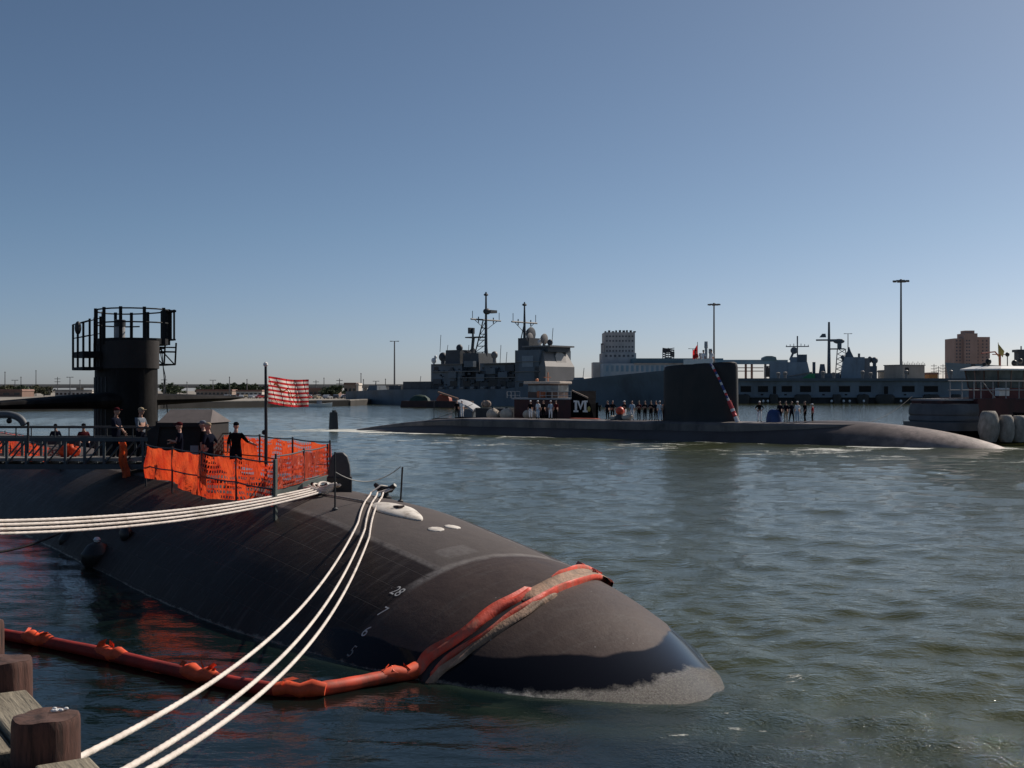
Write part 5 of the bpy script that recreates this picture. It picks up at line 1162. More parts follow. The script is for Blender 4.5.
for a,b in ((703,714),(722,732.5),(740.5,751),(758,768),(781.6,792),(800,811),(819,830.5),(839,850),(859,871),(902,914.6),(924,938)):
    mb=MB(); mb.rng(PX(a)-ox,PX(b)-ox,-.06,.5,PZ(392),PZ(386.2)); w=mb.build('opening',PDK,pb)
    mb=MB(); mb.rng(PX(a)-ox-.25,PX(b)-ox+.25,-.22,-.065,PZ(386.0),PZ(385.5)); mb.build('lintel',HAZE3,w)
for a,b in ((773,776),(884,888)): mb=MB(); mb.rng(PX(a)-ox,PX(b)-ox,-.06,.5,PZ(394),PZ(386.3)); mb.build('door',PDK,pb)
for i,a in enumerate((745,762,785.5,823.5,846,864,905,929)): mb=MB(); mb.rng(PX(a)-ox-.45,PX(a)-ox+.45,-.05,.4,PZ(395.4),PZ(394)); mb.build('vent',PDK,pb)
mb=MB(); mb.rng(PX(699)-ox,PX(969)-ox,-.3,3,-1.5,PZ(397.5)); mb.build('pier_skirt',mat('pier_skirt_dark',(.035,.033,.032),.8,.35,.3),pb)
for i,a in enumerate((705,742,773,802,836,862,884,930,955)):
    mb=MB(); wd=(3.6,2.6,1.6,3.0,1.6,2.2,3.4,3,2)[i]; mb.loft([[(PX(a)-ox+s*wd*math.cos(2*PI*k/12),-1.2+.8*math.sin(2*PI*k/12),z) for k in range(12)] for z,s in ((-.5,.8),(.6,1),(PZ(396),1),(PZ(394.3),.75))]); mb.build('fender_pack',FB,pb,smooth=True)
for i,px in enumerate((830,842,848,862,766.5,762,899)):
    mb=MB(); mb.ell((PX(px)-ox,-2.2,PZ(401)),(.42,.3,.5),8,6); mb.build('mooring_float',WHITE,pb)
# people / vents on the pier roof
for i,(px,hh) in enumerate(((780,2.2),(787,2.4),(825,2.6),(836,2.2),(865,2.8),(873,2.2),(909,3.0),(954,3.0))):
    mb=MB(); mb.lathe([(.5,0),(.5,hh*.55),(.75,hh*.6),(.75,hh*.9),(.3,hh)],(0,0,0),10)
    tag(mb.build('roof_vent',HAZE3,None,smooth=True,loc=(PX(px),PD+3,PZ(378.3))),('small pale roof vent left of the green awning','small pale roof vent just left of the boat spar','pale roof vent before the lattice mast','pale roof vent at foot of the bridge tower','taller pale roof vent before the bridge tower face','pale roof vent left of the cream building','tall pale roof vent before the cream building','pale roof vent beside the blue ship bow')[i],'vent','vents on the pier roof')
# ------------------------------------------------------------------ shore
def shore_frame(d): return (lambda px:(px-512)*d/F),(lambda py:HC-(py-H0)*d/F)
LAND=mat('quay_ground',(.30,.265,.22),.9,.2,.02,dirt=(.10,.095,.085),dirt_amt=.3)
edge=[ground(px,py) for px,py in ((-420,418),(-100,412.5),(0,411),(95,409.8),(160,408.3),(270,406.6),(350,405.6))]+[(-45,455),(60,468),(140,440),(300,440),(700,430),(1500,500)]
edge=[(-1500,300)]+edge
poly=edge+[(3400,1500),(3400,3400),(-3400,3400),(-3400,700)]
mb=MB(); bm=bmesh.new(); vs=[bm.verts.new((x,y,1.6)) for x,y in poly]; f=bm.faces.new(vs); bmesh.ops.triangulate(bm,faces=[f]); me=bpy.data.meshes.new('ground'); bm.to_mesh(me); bm.free(); me.materials.append(LAND); go=bpy.data.objects.new('ground',me); col.objects.link(go); tag(go,kind='structure')
if me.polygons[0].normal.z<0: me.flip_normals()
mb=MB(); QW=mat('quay_wall_dark',(.045,.04,.036),.85,.3,.15,dirt=(.02,.018,.016),dirt_amt=.4)
for a,b in zip(edge[:-1],edge[1:]):
    d=math.dist(a,b); an=math.atan2(b[1]-a[1],b[0]-a[0]); mb.box(((a[0]+b[0])/2+.5*math.sin(an)*-1,(a[1]+b[1])/2+.5*math.cos(an),.2),(d+.4,1.2,2.5),rz=an)
qw=mb.build('quay_wall',QW); tag(qw,'low dark quay wall along the far shore','quay wall')
mb=MB()
for a,b in zip(edge[:-1],edge[1:]):
    d=math.dist(a,b); an=math.atan2(b[1]-a[1],b[0]-a[0]); mb.box(((a[0]+b[0])/2+1.2*math.sin(an)*-1,(a[1]+b[1])/2+1.2*math.cos(an),1.62),(d,2.2,.35),rz=an)
mb.build('quay_coping',CONC,qw)
# highway viaduct
hx_,hz_=shore_frame(720)
hw=thing('highway_viaduct','long pale elevated highway running behind the far left shore','viaduct',(hx_(150),720,0))
ox=hx_(150); mb=MB(); mb.rng(hx_(-300)-ox,hx_(440)-ox,-5,5,hz_(388.0),hz_(385.8)); mb.build('road_deck',CONC,hw)
mb=MB(); mb.rng(hx_(-300)-ox,hx_(440)-ox,-5.3,-5.0,hz_(386.6),hz_(384.3)); mb.build('parapet',mat('parapet_pale',(.36,.33,.28),.8,.12,.1),hw)
for k in range(24): 
    x=hx_(-300)-ox+k*19; mb=MB(); mb.rng(x-.8,x+.8,-4,4,1.5,hz_(387.9)); mb.build('pier_column',CONC,hw)
# distant sheds
def shed(label,px0,px1,pyt,d,depth=14,m=CONC,roofm=None,hip=.0,win=0,z0=1.5):
    fx_,fz_=shore_frame(d); cx=fx_((px0+px1)/2); w=fx_(px1)-fx_(px0); zt=fz_(pyt)
    t=thing('shed',label,'building',(cx,d,z0)); mb=MB(); mb.rng(-w/2,w/2,0,depth,0,zt-z0); mb.build('wall',m,t)
    mb=MB(); mb.prism([(-w/2-.3,zt-z0),(w/2+.3,zt-z0),(w/2*(1-hip),zt-z0+.8),(-w/2*(1-hip),zt-z0+.8)],-.3,depth+.3,'y'); mb.build('roof',roofm or CONC,t)
    for k in range(win): mb=MB(); x=-w/2+w*(k+.5)/win; mb.rng(x-w/win*.28,x+w/win*.28,-.06,.2,(zt-z0)*.35,(zt-z0)*.7); mb.build('window',GLASS,t)
    return t
TAN=mat('building_tan',(.30,.22,.17),.8,.12,.3); PALE=mat('building_pale',(.52,.47,.41),.8,.1,.3); BRN=mat('building_brown',(.20,.12,.09),.8,.12,.3); BLG=mat('building_blue_grey',(.16,.24,.30),.6,.12,.2); RUST=mat('roof_rust',(.22,.12,.09),.8,.2,.3)
shed('tan flat-roofed building with pale end wall beside the warship stern',344,356,384.5,520,12,TAN,BRN,0,3); shed('narrow pale end block of the tan building beside the warship stern',356.2,358.5,385,519,12,PALE,PALE)
shed('long low brown building behind the rows of parked cars',305,338,389.5,560,14,BRN,RUST,0,8); shed('pale warehouse with many doors on the far left shore',55,92,387.3+4,600,16,PALE,CONC,0,9)
shed('low reddish building right of the viaduct cars',196,232,391,610,12,TAN,RUST,0,9); shed('pale long low shed behind the sail plane',236,262,391.5,600,12,PALE,RUST,0,6)
shed('low dark shed at the far left end of shore',-30,22,391,560,14,BRN,RUST,0,5); shed('pale building behind the warship stern deck',372,398,387,560,12,PALE,CONC,0,6); shed('tan low building beyond the warship aft deck',398,432,386,580,12,TAN,CONC,0,6)
# trees
LEAF=mat('leaf_green',(.045,.065,.030),.9,.35,.8); LEAF2=mat('leaf_olive',(.075,.075,.035),.9,.3,.8); BARK=mat('bark',(.06,.045,.035),.9,.2,2)
def tree_proto(seed,h,w,m):
    rs=np.random.default_rng(seed); t=thing('tree','','tree'); mb=MB(); mb.tube([(0,0,0),(.1,0,h*.3),(0,.1,h*.7)],[.30,.22,.08],7)
    for k in range(5): a=rs.uniform(0,6.28); mb.tube([(0,0,h*(.25+.07*k)),(math.cos(a)*w*.3,math.sin(a)*w*.3,h*(.5+.06*k))],[.12,.04],5)
    mb.build('trunk',BARK,t); mb=MB()
    cl=[(rs.normal(0,w*.26),rs.normal(0,w*.26),h*rs.uniform(.32,.9),rs.uniform(.13,.26)*w) for _ in range(16)]
    for c in cl:
        for _ in range(46):
            d=rs.normal(size=3); d/=np.linalg.norm(d); r=c[3]*rs.uniform(.5,1.05); p=np.array(c[:3])+d*r*np.array([1,1,.8]); u=rs.normal(size=3)*.26; v=rs.normal(size=3)*.26
            mb.add([p-u-v,p+u-v,p+u+v,p-u+v],[(0,1,2,3)])
    mb.build('crown',m,t); return t
protos=[tree_proto(1,7.5,9,LEAF2),tree_proto(2,6.5,10,LEAF),tree_proto(3,8,7,LEAF)]
first=[True]*3
for i,(px,pyt,d,k,lab) in enumerate(((5,386,600,0,None),(14,385.5,610,0,None),(24,386,605,1,None),(34,385.5,620,0,None),(44,387,600,0,None),(-12,385,600,0,None),(170,384,640,1,None),(180,386.5,660,2,None),(205,385.5,690,1,None),(217,384,700,1,None),(225,384,690,2,None),(233,384,690,1,'dark rounded tree right beside the pale cylinder-topped pole'),(240,384,690,1,None),(247,384,690,1,None),(252,385,690,0,None),(262,386,690,1,None),(337,385,510,2,'lone green tree between the parked cars and tan building'),(331,388,515,1,'small bush-like green tree left of the lone green tree'),(213,385.5,700,1,None))):
    p=protos[k]
    if first[k]: o=p; first[k]=False
    else: o=dup(p)
    fx_,fz_=shore_frame(d); hh=fz_(pyt)-1.6; base=(7.5,6.5,8)[k]; s=hh/base
    o.location=(fx_(px),d,1.55); o.rotation_euler.z=i*1.3; o.scale=(max(.8,s),max(.8,s),s)
    tag(o,lab or ('olive broad-crowned tree in the treeline at far left' if px<60 else 'low green tree in the treeline behind the viaduct'),'tree','far shore trees')
# lamp posts and pylons on the left shore
PM=mat('pole_grey',(.13,.13,.13),.6,.2,.5)
def pole(label,px,pyt,d,r=.16,head='T',group='thin poles on the far shore',pyb=None,w=2.5):
    fx_,fz_=shore_frame(d); zt=fz_(pyt); t=thing('lamp_post',label,'lamp post',(fx_(px),d,1.5),0,group); mb=MB(); mb.tube([(0,0,0),(0,0,zt-1.5)],[r,r*.6],8); mb.build('pole',PM,t)
    mb=MB(); zz=zt-1.5
    if head=='T': mb.bar((-w/2,0,zz-.1),(w/2,0,zz-.1),.13,6); mb.box((-w/2,0,zz-.1),(1.0,.5,.3)); mb.box((w/2,0,zz-.1),(1.0,.5,.3))
    elif head=='ring':
        for k in range(8): a=2*PI*k/8; mb.bar((0,0,zz-.3),(w*math.cos(a),w*math.sin(a),zz-.1),.15,5); mb.box((w*math.cos(a),w*math.sin(a),zz-.3),(1.1,1.0,.6))
        mb.lathe([(.7,-.8),(.9,-.2),(.4,.5)],(0,0,zz),10)
    elif head=='cross': 
        for k in (1,2.6,4.2): mb.bar((-1.6,0,zz-k),(1.6,0,zz-k),.16,6)
    else: mb.lathe([(.3,-.3),(.35,0),(.1,.2)],(0,0,zz),8)
    mb.build('lamp_head',PM,t); return t
for i,(px,py,hd,lab) in enumerate(((5,372,'x',None),(15,380,'T','pole with a wide double lamp over the olive trees'),(21,377,'x',None),(36,370.5,'x',None),(57.5,377,'cross','utility pole with several cross arms, nearest to the sail'),(70,377,'T',None),(80,380,'x',None),(164,378,'cross','utility pole just right of the sail'),(187,382,'x',None),(213,380,'T',None),(229.5,377,'x','thicker pole with pale top above the treeline'),(247,379.5,'x',None),(308,380,'x',None),(316,380,'cross','twin-armed pole right of the striped flag'),(324,378,'x',None),(339.5,378.5,'cross','utility pole above the lone green tree'),(361,373.5,'x','taller of the paired poles left of the warship stern'),(363.5,379.5,'x','shorter of the paired poles left of the warship stern'),(385.5,379,'x',None),(376,381,'T',None))):
    pole(lab or 'thin distant pole standing on the far left shore',px,py,600+13*(i%5),.30,hd)
pole('tall lamp mast rising behind the warship stern',394.5,341,520,.42,'T',None,w=3.0)
pole('tall lamp mast rising above the far sail',714,304,560,.55,'ring',None,w=2.4)
pole('tallest lamp mast with ring of lamps, above the cream building',901,280.5,470,.55,'ring',None,w=2.6)
pole('thin lamp mast behind the second warship\'s spire',848,333.5,640,.35,'T',None,w=3.4)
pole('short distant lamp mast left of the far sail',693,348.5,700,.40,'T',None,w=4.5)
# cars
CARC={'white':(.62,.62,.62),'silver':(.32,.33,.35),'red':(.30,.03,.03),'dark':(.03,.032,.04),'blue':(.04,.07,.16),'tan':(.32,.26,.18)}
def car_proto(): 
    t=thing('parked_car','','car'); return t
def make_car(cn):
    t=thing('parked_car','','car'); m=mat('car_paint_'+cn,CARC[cn],.25,.05,1)
    mb=MB(); prof=[(-2.2,.32),(2.2,.32),(2.25,.62),(2.1,.82),(1.0,.92),(.35,1.38),(-1.1,1.42),(-1.75,1.0),(-2.2,.92)]
    mb.prism(prof,-.85,.85,'y'); mb.build('body',m,t,bevel=.08)
    mb=MB(); mb.prism([(.85,.94),(.30,1.33),(-1.05,1.36),(-1.6,1.0)],-.862,.862,'y'); mb.build('window',GLASS,t)
    for x in (-1.4,1.4):
        for y in (-.78,.78): mb=MB(); mb.lathe([(.1,-.1),(.33,-.1),(.33,.1),(.1,.1)],(x,y,.33),14,0,'y'); mb.build('wheel',FB,t)
    for y in (-.6,.6): mb=MB(); mb.rng(2.2,2.26,y-.18,y+.18,.62,.76); mb.build('headlight',WHITE,t)
    return t
cars={}
row=[]
cols=['white','dark','silver','white','red','silver','blue','white','dark','tan','silver','white']
ci=0
for d,pxs in ((438,[284+8.6*i for i in range(9)]),(452,[233+9.1*i for i in range(5)]+[310+8.4*i for i in range(6)]),(470,[228+9*i for i in range(5)]+[300+8.8*i for i in range(7)])):
    for px in pxs:
        cn=cols[(ci*5+ci//3)%len(cols)]; ci+=1
        if cn in cars: o=dup(cars[cn])
        else: o=make_car(cn); cars[cn]=o
        fx_,_z=shore_frame(d); o.location=(fx_(px+random.uniform(-1,1)),d+random.uniform(-1,1),1.6); o.rotation_euler.z=R(random.choice((75,90,100,20,250)))
        tag(o,f'{cn} car in the far rows '+('left of the striped flag' if px<270 else 'right of the striped flag'),'car',f'{cn} cars parked on the far quay')
# small white boat off the quay
X,Y=ground(319,406.9); t=thing('motor_boat','small white open motor boat moving along the far quay','boat',(X,Y,0),R(10)); mb=MB(); mb.loft(hull_loft(7.5,2.4,.9,-.3,.4)); mb.build('hull',WHITE,t,smooth=True,angle=30); mb=MB(); mb.rng(-.6,.8,-.7,.7,.8,1.9); mb.build('console',mat('console_grey',(.3,.3,.32),.5,.1,2),t)
# grain elevator and gallery
ed=620; ex,ez=shore_frame(ed)
GE=mat('elevator_concrete',(.44,.42,.41),.85,.12,.15,dirt=(.24,.24,.24),dirt_amt=.4); EW=mat('elevator_window',(.08,.085,.095),.5,.3,.5)
ge=thing('grain_elevator','tall pale concrete grain elevator tower with rows of small windows','building',(ex(620),ed,1.5)); o0=ex(620); z0=1.5
mb=MB(); mb.rng(ex(604.6)-o0,ex(635)-o0,0,18,ez(353)-z0,ez(332.2)-z0); mb.build('tower',GE,ge)
mb=MB(); mb.rng(ex(602)-o0,ex(636)-o0,-1.0,19,0,ez(353)-z0); mb.build('lower_block',GE,ge)
mb=MB(); mb.rng(ex(601.5)-o0,ex(603.3)-o0,2,5,ez(353)-z0,ez(343.5)-z0); mb.rng(ex(601.5)-o0,ex(604.6)-o0,2,5,ez(344.5)-z0,ez(343.2)-z0); mb.build('elevator_leg',GE,ge)
mb=MB(); mb.rng(ex(593)-o0,ex(601.8)-o0,-1,12,0,ez(362.3)-z0); mb.build('annex',PALE,ge)
for r_,py in enumerate((335.5,340,346,350,)):
    for c_ in range(9):
        px=606+c_*3.2
        mb=MB(); mb.rng(ex(px)-o0,ex(px+1.7)-o0,-.05,.3,ez(py+1.7)-z0,ez(py)-z0); mb.build('window',EW,ge)
for c_ in range(7): px=605+c_*4.4; mb=MB(); mb.rng(ex(px)-o0,ex(px+2.2)-o0,-1.05,-.5,ez(357)-z0,ez(354.8)-z0); mb.build('window',EW,ge)
mb=MB()
for i in range(9): px=605+i*3.6; mb.rng(ex(px)-o0,ex(px+1.5+.4*(i%3))-o0,1,4,ez(332.3)-z0,ez(331-(i%2)*.8-(1.0 if i in (4,6) else 0))-z0)
mb.build('roof_plant',HAZE2,ge)
BL=mat('gallery_blue',(.12,.24,.33),.6,.15,.12,dirt=(.25,.27,.28),dirt_amt=.35); BLD=mat('gallery_blue_dark',(.07,.14,.18),.6,.15,.2)
ed2=600; ex2,ez2=shore_frame(ed2)
lb=thing('transit_shed','long pale blue shed with dark blue roof joined to the grain elevator','building',(ex2(660),ed2,1.5)); o0=ex2(660)
mb=MB(); mb.rng(ex2(603)-o0,ex2(722)-o0,0,20,0,ez2(363.5)-z0); mb.build('wall',mat('shed_pale_blue',(.33,.38,.42),.7,.1,.15,dirt=(.15,.25,.33),dirt_amt=.5),lb)
mb=MB(); mb.rng(ex2(634)-o0,ex2(724)-o0,2,18,ez2(363.5)-z0,ez2(358.2)-z0); mb.build('upper_storey',BLD,lb)
mb=MB(); mb.rng(ex2(634)-o0,ex2(724)-o0,-.6,20,ez2(364.4)-z0,ez2(363)-z0); mb.build('eave',CONC,lb)
for k in range(22): px=606+k*5; mb=MB(); mb.rng(ex2(px)-o0,ex2(px+2.6)-o0,-.06,.3,ez2(371.5)-z0,ez2(365.5)-z0); mb.build('bay_panel',BL,lb)
lt=thing('loading_tower','dark steel lattice loading tower on the blue shed roof','tower',(ex2(670),ed2+8,ez2(358.4))); 
mb=MB()
for i in range(5):
    for k in range(4): mb.rng(-3.0+1.4*i+.1*k,-2.7+1.4*i+.1*k,-2+k,-1.8+k,0,5.5-.4*abs(i-2))
for i in range(5): mb.bar((-3,-2,1.1*i),(3,-2,1.1*i+1),.2,5); mb.bar((3,-2,1.1*i),(-3,-2,1.1*i+1),.2,5)
mb.build('lattice',HAZE2,lt)
mb=MB(); mb.rng(-2.6,1.0,-1.5,1.5,3.2,5.3); mb.rng(1.2,3.2,-1,1,1.2,3.6); mb.build('machinery',DARK,lt)
cg=thing('conveyor_gallery','long blue conveyor gallery raised on steel trestles right of the far sail','conveyor',(ex2(760),ed2-2,1.5)); o0=ex2(760)
mb=MB(); mb.rng(ex2(700)-o0,ex2(786)-o0,-2,2,ez2(364.3)-z0,ez2(360)-z0); mb.build('gallery',BL,cg)
mb=MB(); mb.prism([(ex2(761)-o0,ez2(361)-z0),(ex2(775)-o0,ez2(361)-z0),(ex2(774)-o0,ez2(357.3)-z0),(ex2(770)-o0,ez2(356.2)-z0),(ex2(765)-o0,ez2(356.2)-z0),(ex2(761.5)-o0,ez2(357.8)-z0)],-2.6,2.6,'y'); mb.build('head_house',BLD,cg)
for px in (716,728,745,751,764.5,769.5): mb=MB(); x=ex2(px)-o0; mb.bar((x,-1.6,0),(x,-1.4,ez2(364)-z0),.30,6); mb.bar((x,1.6,0),(x,1.4,ez2(364)-z0),.30,6); mb.build('trestle',RUST if px<760 else HAZE2,cg)
for py in (367.5,370.8): mb=MB(); mb.rng(ex2(716)-o0,ex2(762)-o0,-1.6,-1.2,ez2(py+.8)-z0,ez2(py)-z0); mb.build('pipe_rack',RUST,cg)
mb=MB()
for i in range(5): mb.rng(ex2(764)-o0+.6*i,ex2(764.6)-o0+.6*i,-2,2,ez2(377)-z0,ez2(366+i%2*2)-z0)
mb.build('machinery',HAZE2,cg)
# cream building and brown tower, blue ship bow
dC=455; cx_,cz_=shore_frame(dC); cb_=thing('cream_building','square cream building with dark door and roof railing under the tallest lamp mast','building',(cx_(913),dC,1.5))
CRM=mat('cream_wall',(.46,.37,.29),.8,.1,.2,dirt=(.3,.24,.19),dirt_amt=.3)
w=cx_(929.5)-cx_(890.5); 
mb=MB(); an=R(28); L1_,L2_=11.5,9.5; mb.box((-1,7,(cz_(365.3)-1.5)/2),(L1_,L2_,cz_(365.3)-1.5),rz=an); mb.build('wall',CRM,cb_)
mb=MB(); mb.box((-1,7,(cz_(365.3)-1.5)+.15),(L1_+.5,L2_+.5,.3),rz=an); mb.build('roof',CONC,cb_)
c,s=math.cos(an),math.sin(an)
mb=MB(); q=(-3.6,-L2_/2-.02); mb.box((-1+q[0]*c-q[1]*s,7+q[0]*s+q[1]*c,(cz_(371)-1.5)),(1.9,.2,2.6),rz=an); mb.build('door',PDK,cb_)
mb=MB()
for i in range(14):
    u=-.5+i/13; q=(u*L1_,-L2_/2); p=(-1+q[0]*c-q[1]*s,7+q[0]*s+q[1]*c); zz=cz_(365.3)-1.5; mb.bar((p[0],p[1],zz),(p[0],p[1],zz+1.0+.5*(i%3==0)),.09,5)
mb.build('roof_rail',DARK,cb_)
shed('small pale block left of the cream building',884,890,372,470,8,PALE,CONC)
shed('orange-brown low container shed right of the cream building',929,938,374.5,470,8,mat('container_orange',(.34,.17,.06),.7,.15,.5),RUST)
dB=900; bx2,bz2=shore_frame(dB); bt=thing('apartment_tower','tall brown brick tower block with higher middle part at right','building',(bx2(973),dB,1.5)); o0=bx2(973)
BRK=mat('tower_brick',(.36,.25,.21),.85,.1,.1,dirt=(.26,.19,.16),dirt_amt=.3); 
mb=MB(); mb.rng(bx2(954.5)-o0,bx2(969)-o0,0,20,0,bz2(338.3)-1.5); mb.build('wing',BRK,bt); mb=MB(); mb.rng(bx2(972)-o0,bx2(991)-o0,2,22,0,bz2(336.8)-1.5); mb.build('wing',BRK,bt)
mb=MB(); mb.rng(bx2(963)-o0,bx2(976)-o0,-3,12,0,bz2(333.5)-1.5); mb.build('core',BRK,bt); mb=MB(); mb.rng(bx2(965)-o0,bx2(974.5)-o0,0,9,bz2(333.6)-1.5,bz2(330.5)-1.5); mb.build('roof_house',BRK,bt)
for r_ in range(9):
    for px in (956,959.3,964.5,967,978,983,987):
        yb_=-.05 if px<963 else (-3.05 if px<970 else 1.95); py=340+r_*3.3
        mb=MB(); mb.rng(bx2(px)-o0,bx2(px+1.5)-o0,yb_,yb_+.3,bz2(py+1.5)-1.5,bz2(py)-1.5); mb.build('window',EW,bt)
B3=Frame((972-512)/F*520,520,-1,-.15); t=thing('grey_ship','blue grey ship bow pointing left in front of the brown tower','ship',(B3.ox,B3.oy,0),B3.rz)
mb=MB(); xx=B3.lx(945); rings=[]
for i in range(13):
    u=i/12; x=-40+(xx+40)*u; w=6*(1-u**2.5)+.1; zt=B3.z(367,0)+1.9*u**2; rk=4.2*u**2; rings.append([(x,-w,zt),(x-rk,-w*.7,0),(x-rk,w*.7,0),(x,w,zt)])
mb.loft(rings); mb.build('hull',mat('ship_blue_grey',(.13,.19,.23),.6,.1,.3),t)
mb=MB(); mb.rng(B3.lx(968),B3.lx(980),-3,3,B3.z(368,0),B3.z(364,0)); mb.build('deckhouse',HAZE2,t)
dT=560; tx_,tz_=shore_frame(dT); t=thing('ship_tower','grey ship mast tower cut by the right edge of the photo','ship mast',(tx_(1022),dT,1.5)); mb=MB(); mb.rng(-1.6,6,0,5,0,tz_(352)-1.5); mb.build('tower',HAZE2,t); mb=MB(); mb.rng(-2.4,7,-.5,5.5,tz_(352)-1.5,tz_(349.5)-1.5); mb.bar((0,1,tz_(350)-1.5),(0,1,tz_(346)-1.5),.3,6); mb.build('platform',HAZE2,t)
for i,px in enumerate((934,938.5,943,947)): pole('thin aerial mast between the cream building and brown tower',px,364+i%2*2,640,.25,'cross','thin aerial masts')
# ------------------------------------------------------------------ pier in the foreground
PR=Frame(-2.45,6.3,-.543,.84)      # x runs away from the camera along the edge; local -y is the water side
pier=thing('pier','weathered grey timber pier deck at the lower left corner','pier',(PR.ox,PR.oy,0),PR.rz)
def wood(name,c,ax=(1,14,6)):
    m,t,b=nt(name); N=t.nodes; L=t.links; tc=N.new('ShaderNodeTexCoord'); mp=N.new('ShaderNodeMapping'); mp.inputs['Scale'].default_value=ax; L.new(tc.outputs['Object'],mp.inputs['Vector'])
    n=N.new('ShaderNodeTexNoise'); n.inputs['Scale'].default_value=3.5; n.inputs['Detail'].default_value=9; n.inputs['Roughness'].default_value=.7; n.inputs['Distortion'].default_value=.6; L.new(mp.outputs[0],n.inputs['Vector'])
    n2=N.new('ShaderNodeTexNoise'); n2.inputs['Scale'].default_value=2.0; n2.inputs['Detail'].default_value=4; L.new(tc.outputs['Object'],n2.inputs['Vector'])
    r=N.new('ShaderNodeValToRGB'); e=r.color_ramp.elements; e[0].position=.36; e[0].color=tuple(x*.28 for x in c)+(1,); e[1].position=.62; e[1].color=tuple(x*1.15 for x in c)+(1,); q=e.new(.46); q.color=tuple(x*.75 for x in c)+(1,)
    L.new(n.outputs['Fac'],r.inputs['Fac']); mx=N.new('ShaderNodeMixRGB'); mx.blend_type='MULTIPLY'; mx.inputs['Fac'].default_value=.6; L.new(r.outputs[0],mx.inputs[1])
    r2=N.new('ShaderNodeValToRGB'); r2.color_ramp.elements[0].position=.35; r2.color_ramp.elements[1].position=.65; r2.color_ramp.elements[0].color=(.55,.52,.48,1); L.new(n2.outputs['Fac'],r2.inputs['Fac']); L.new(r2.outputs[0],mx.inputs[2])
    L.new(mx.outputs[0],b.inputs['Base Color']); b.inputs['Roughness'].default_value=.85
    bp=N.new('ShaderNodeBump'); bp.inputs['Strength'].default_value=.8; bp.inputs['Distance'].default_value=.012; L.new(n.outputs['Fac'],bp.inputs['Height']); L.new(bp.outputs[0],b.inputs['Normal']); return m
PLK=wood('weathered_plank',(.30,.26,.19)); PIL=wood('creosote_pile',(.105,.043,.030),(9,9,1.2)); PIT=wood('pile_end_grain',(.13,.066,.050),(3,3,3))
zp=2.88
gaps=[-1.62,0.0,1.62,3.05,4.5,6.0,7.5,9,10.5,12]
rowsY=[(-.17,.10),(.115,.36),(.375,.62),(.635,.90),(.915,1.2),(1.215,1.5),(1.515,1.8),(1.815,2.1)]
for ri,(ya,yb_) in enumerate(rowsY):
    if ri<2:
        segs=[]
        for a,b in zip(gaps[:-1],gaps[1:]):
            cut=.235 if ri==0 else .20
            segs.append((a+cut,b-cut))
        if ri==1: segs=[(a-.02,b+.02) for a,b in segs]
    else: segs=[(-3+3.7*k+.6*(ri%3),-3+3.7*(k+1)+.6*(ri%3)-.015) for k in range(5)]
    for k,(a,b) in enumerate(segs):
        mb=MB(); dz=random.uniform(-.012,.012)+(.03 if ri==0 else 0); mb.rng(a,b,ya,yb_,zp-.10+dz,zp+dz); mb.build('plank',PLK,pier,bevel=.012)
mb=MB(); mb.rng(-4,60,-.13,.12,zp-.45,zp-.115); mb.build('stringer',PIL,pier,bevel=.02)
mb=MB(); mb.rng(-4,60,.13,9,zp-.5,zp-.16); mb.build('deck_beam',PIL,pier)
mb=MB(); mb.rng(15,60,.1,9,zp-.15,zp-.02); mb.build('far_decking',PLK,pier)
mb=MB(); mb.rng(-4,15,2.12,9,zp-.15,zp-.02); mb.build('inner_decking',PLK,pier)
for i,(s,r,zt) in enumerate(((0.0,.172,3.09),(1.62,.165,3.08),(3.05,.16,3.10),(-1.62,.17,3.05),(4.5,.17,3.05))):
    X,Y=PR.world(s,0); X+=(0,.09,.17,0,0)[i]; lab=('large brown timber pile with flat worn top, nearest the camera','second brown timber pile along the pier edge, cut by left border','sliver of a third timber pile at left border beside the orange boom','timber pile of the pier edge hidden nearest the camera','timber pile of pier edge beyond the left border')[i]
    if i>2: continue
    t=thing('timber_pile',lab,'pile',(X,Y,0),.4*i,'timber piles along the pier edge'); n=28; rs=np.random.default_rng(i); wob=rs.normal(0,.006,n)
    mb=MB(); rings=[]
    for z,q in ((-2,1.06),(zp-.3,1.02),(zt-.05,1.0),(zt-.018,.985),(zt,.94)):
        rings.append([((r*q+wob[k])*math.cos(2*PI*k/n),(r*q+wob[k])*math.sin(2*PI*k/n),z+(.006*math.sin(k*.9) if z>3 else 0)) for k in range(n)])
    mb.loft(rings,False); mb.build('pile_shaft',PIL,t,smooth=True,angle=50)
    mb=MB(); rr=[]
    for q,dz in ((.942,.001),(.8,.006),(.5,.0),(.2,.004),(.01,.005)): rr.append([((r*q+wob[k]*q)*math.cos(2*PI*k/n),(r*q+wob[k]*q)*math.sin(2*PI*k/n),zt+dz+.006*math.sin(k*.9)*q) for k in range(n)])
    mb.loft(rr,False); mb.build('pile_top',PIT,t,smooth=True)
    if i==0:
        mb=MB(); 
        for k in range(7): mb.ell((.05+rs.normal(0,.03),.06+rs.normal(0,.025),zt+.012),(.014,.01,.008),8,6)
        mb.build('droppings',WHITE,t)
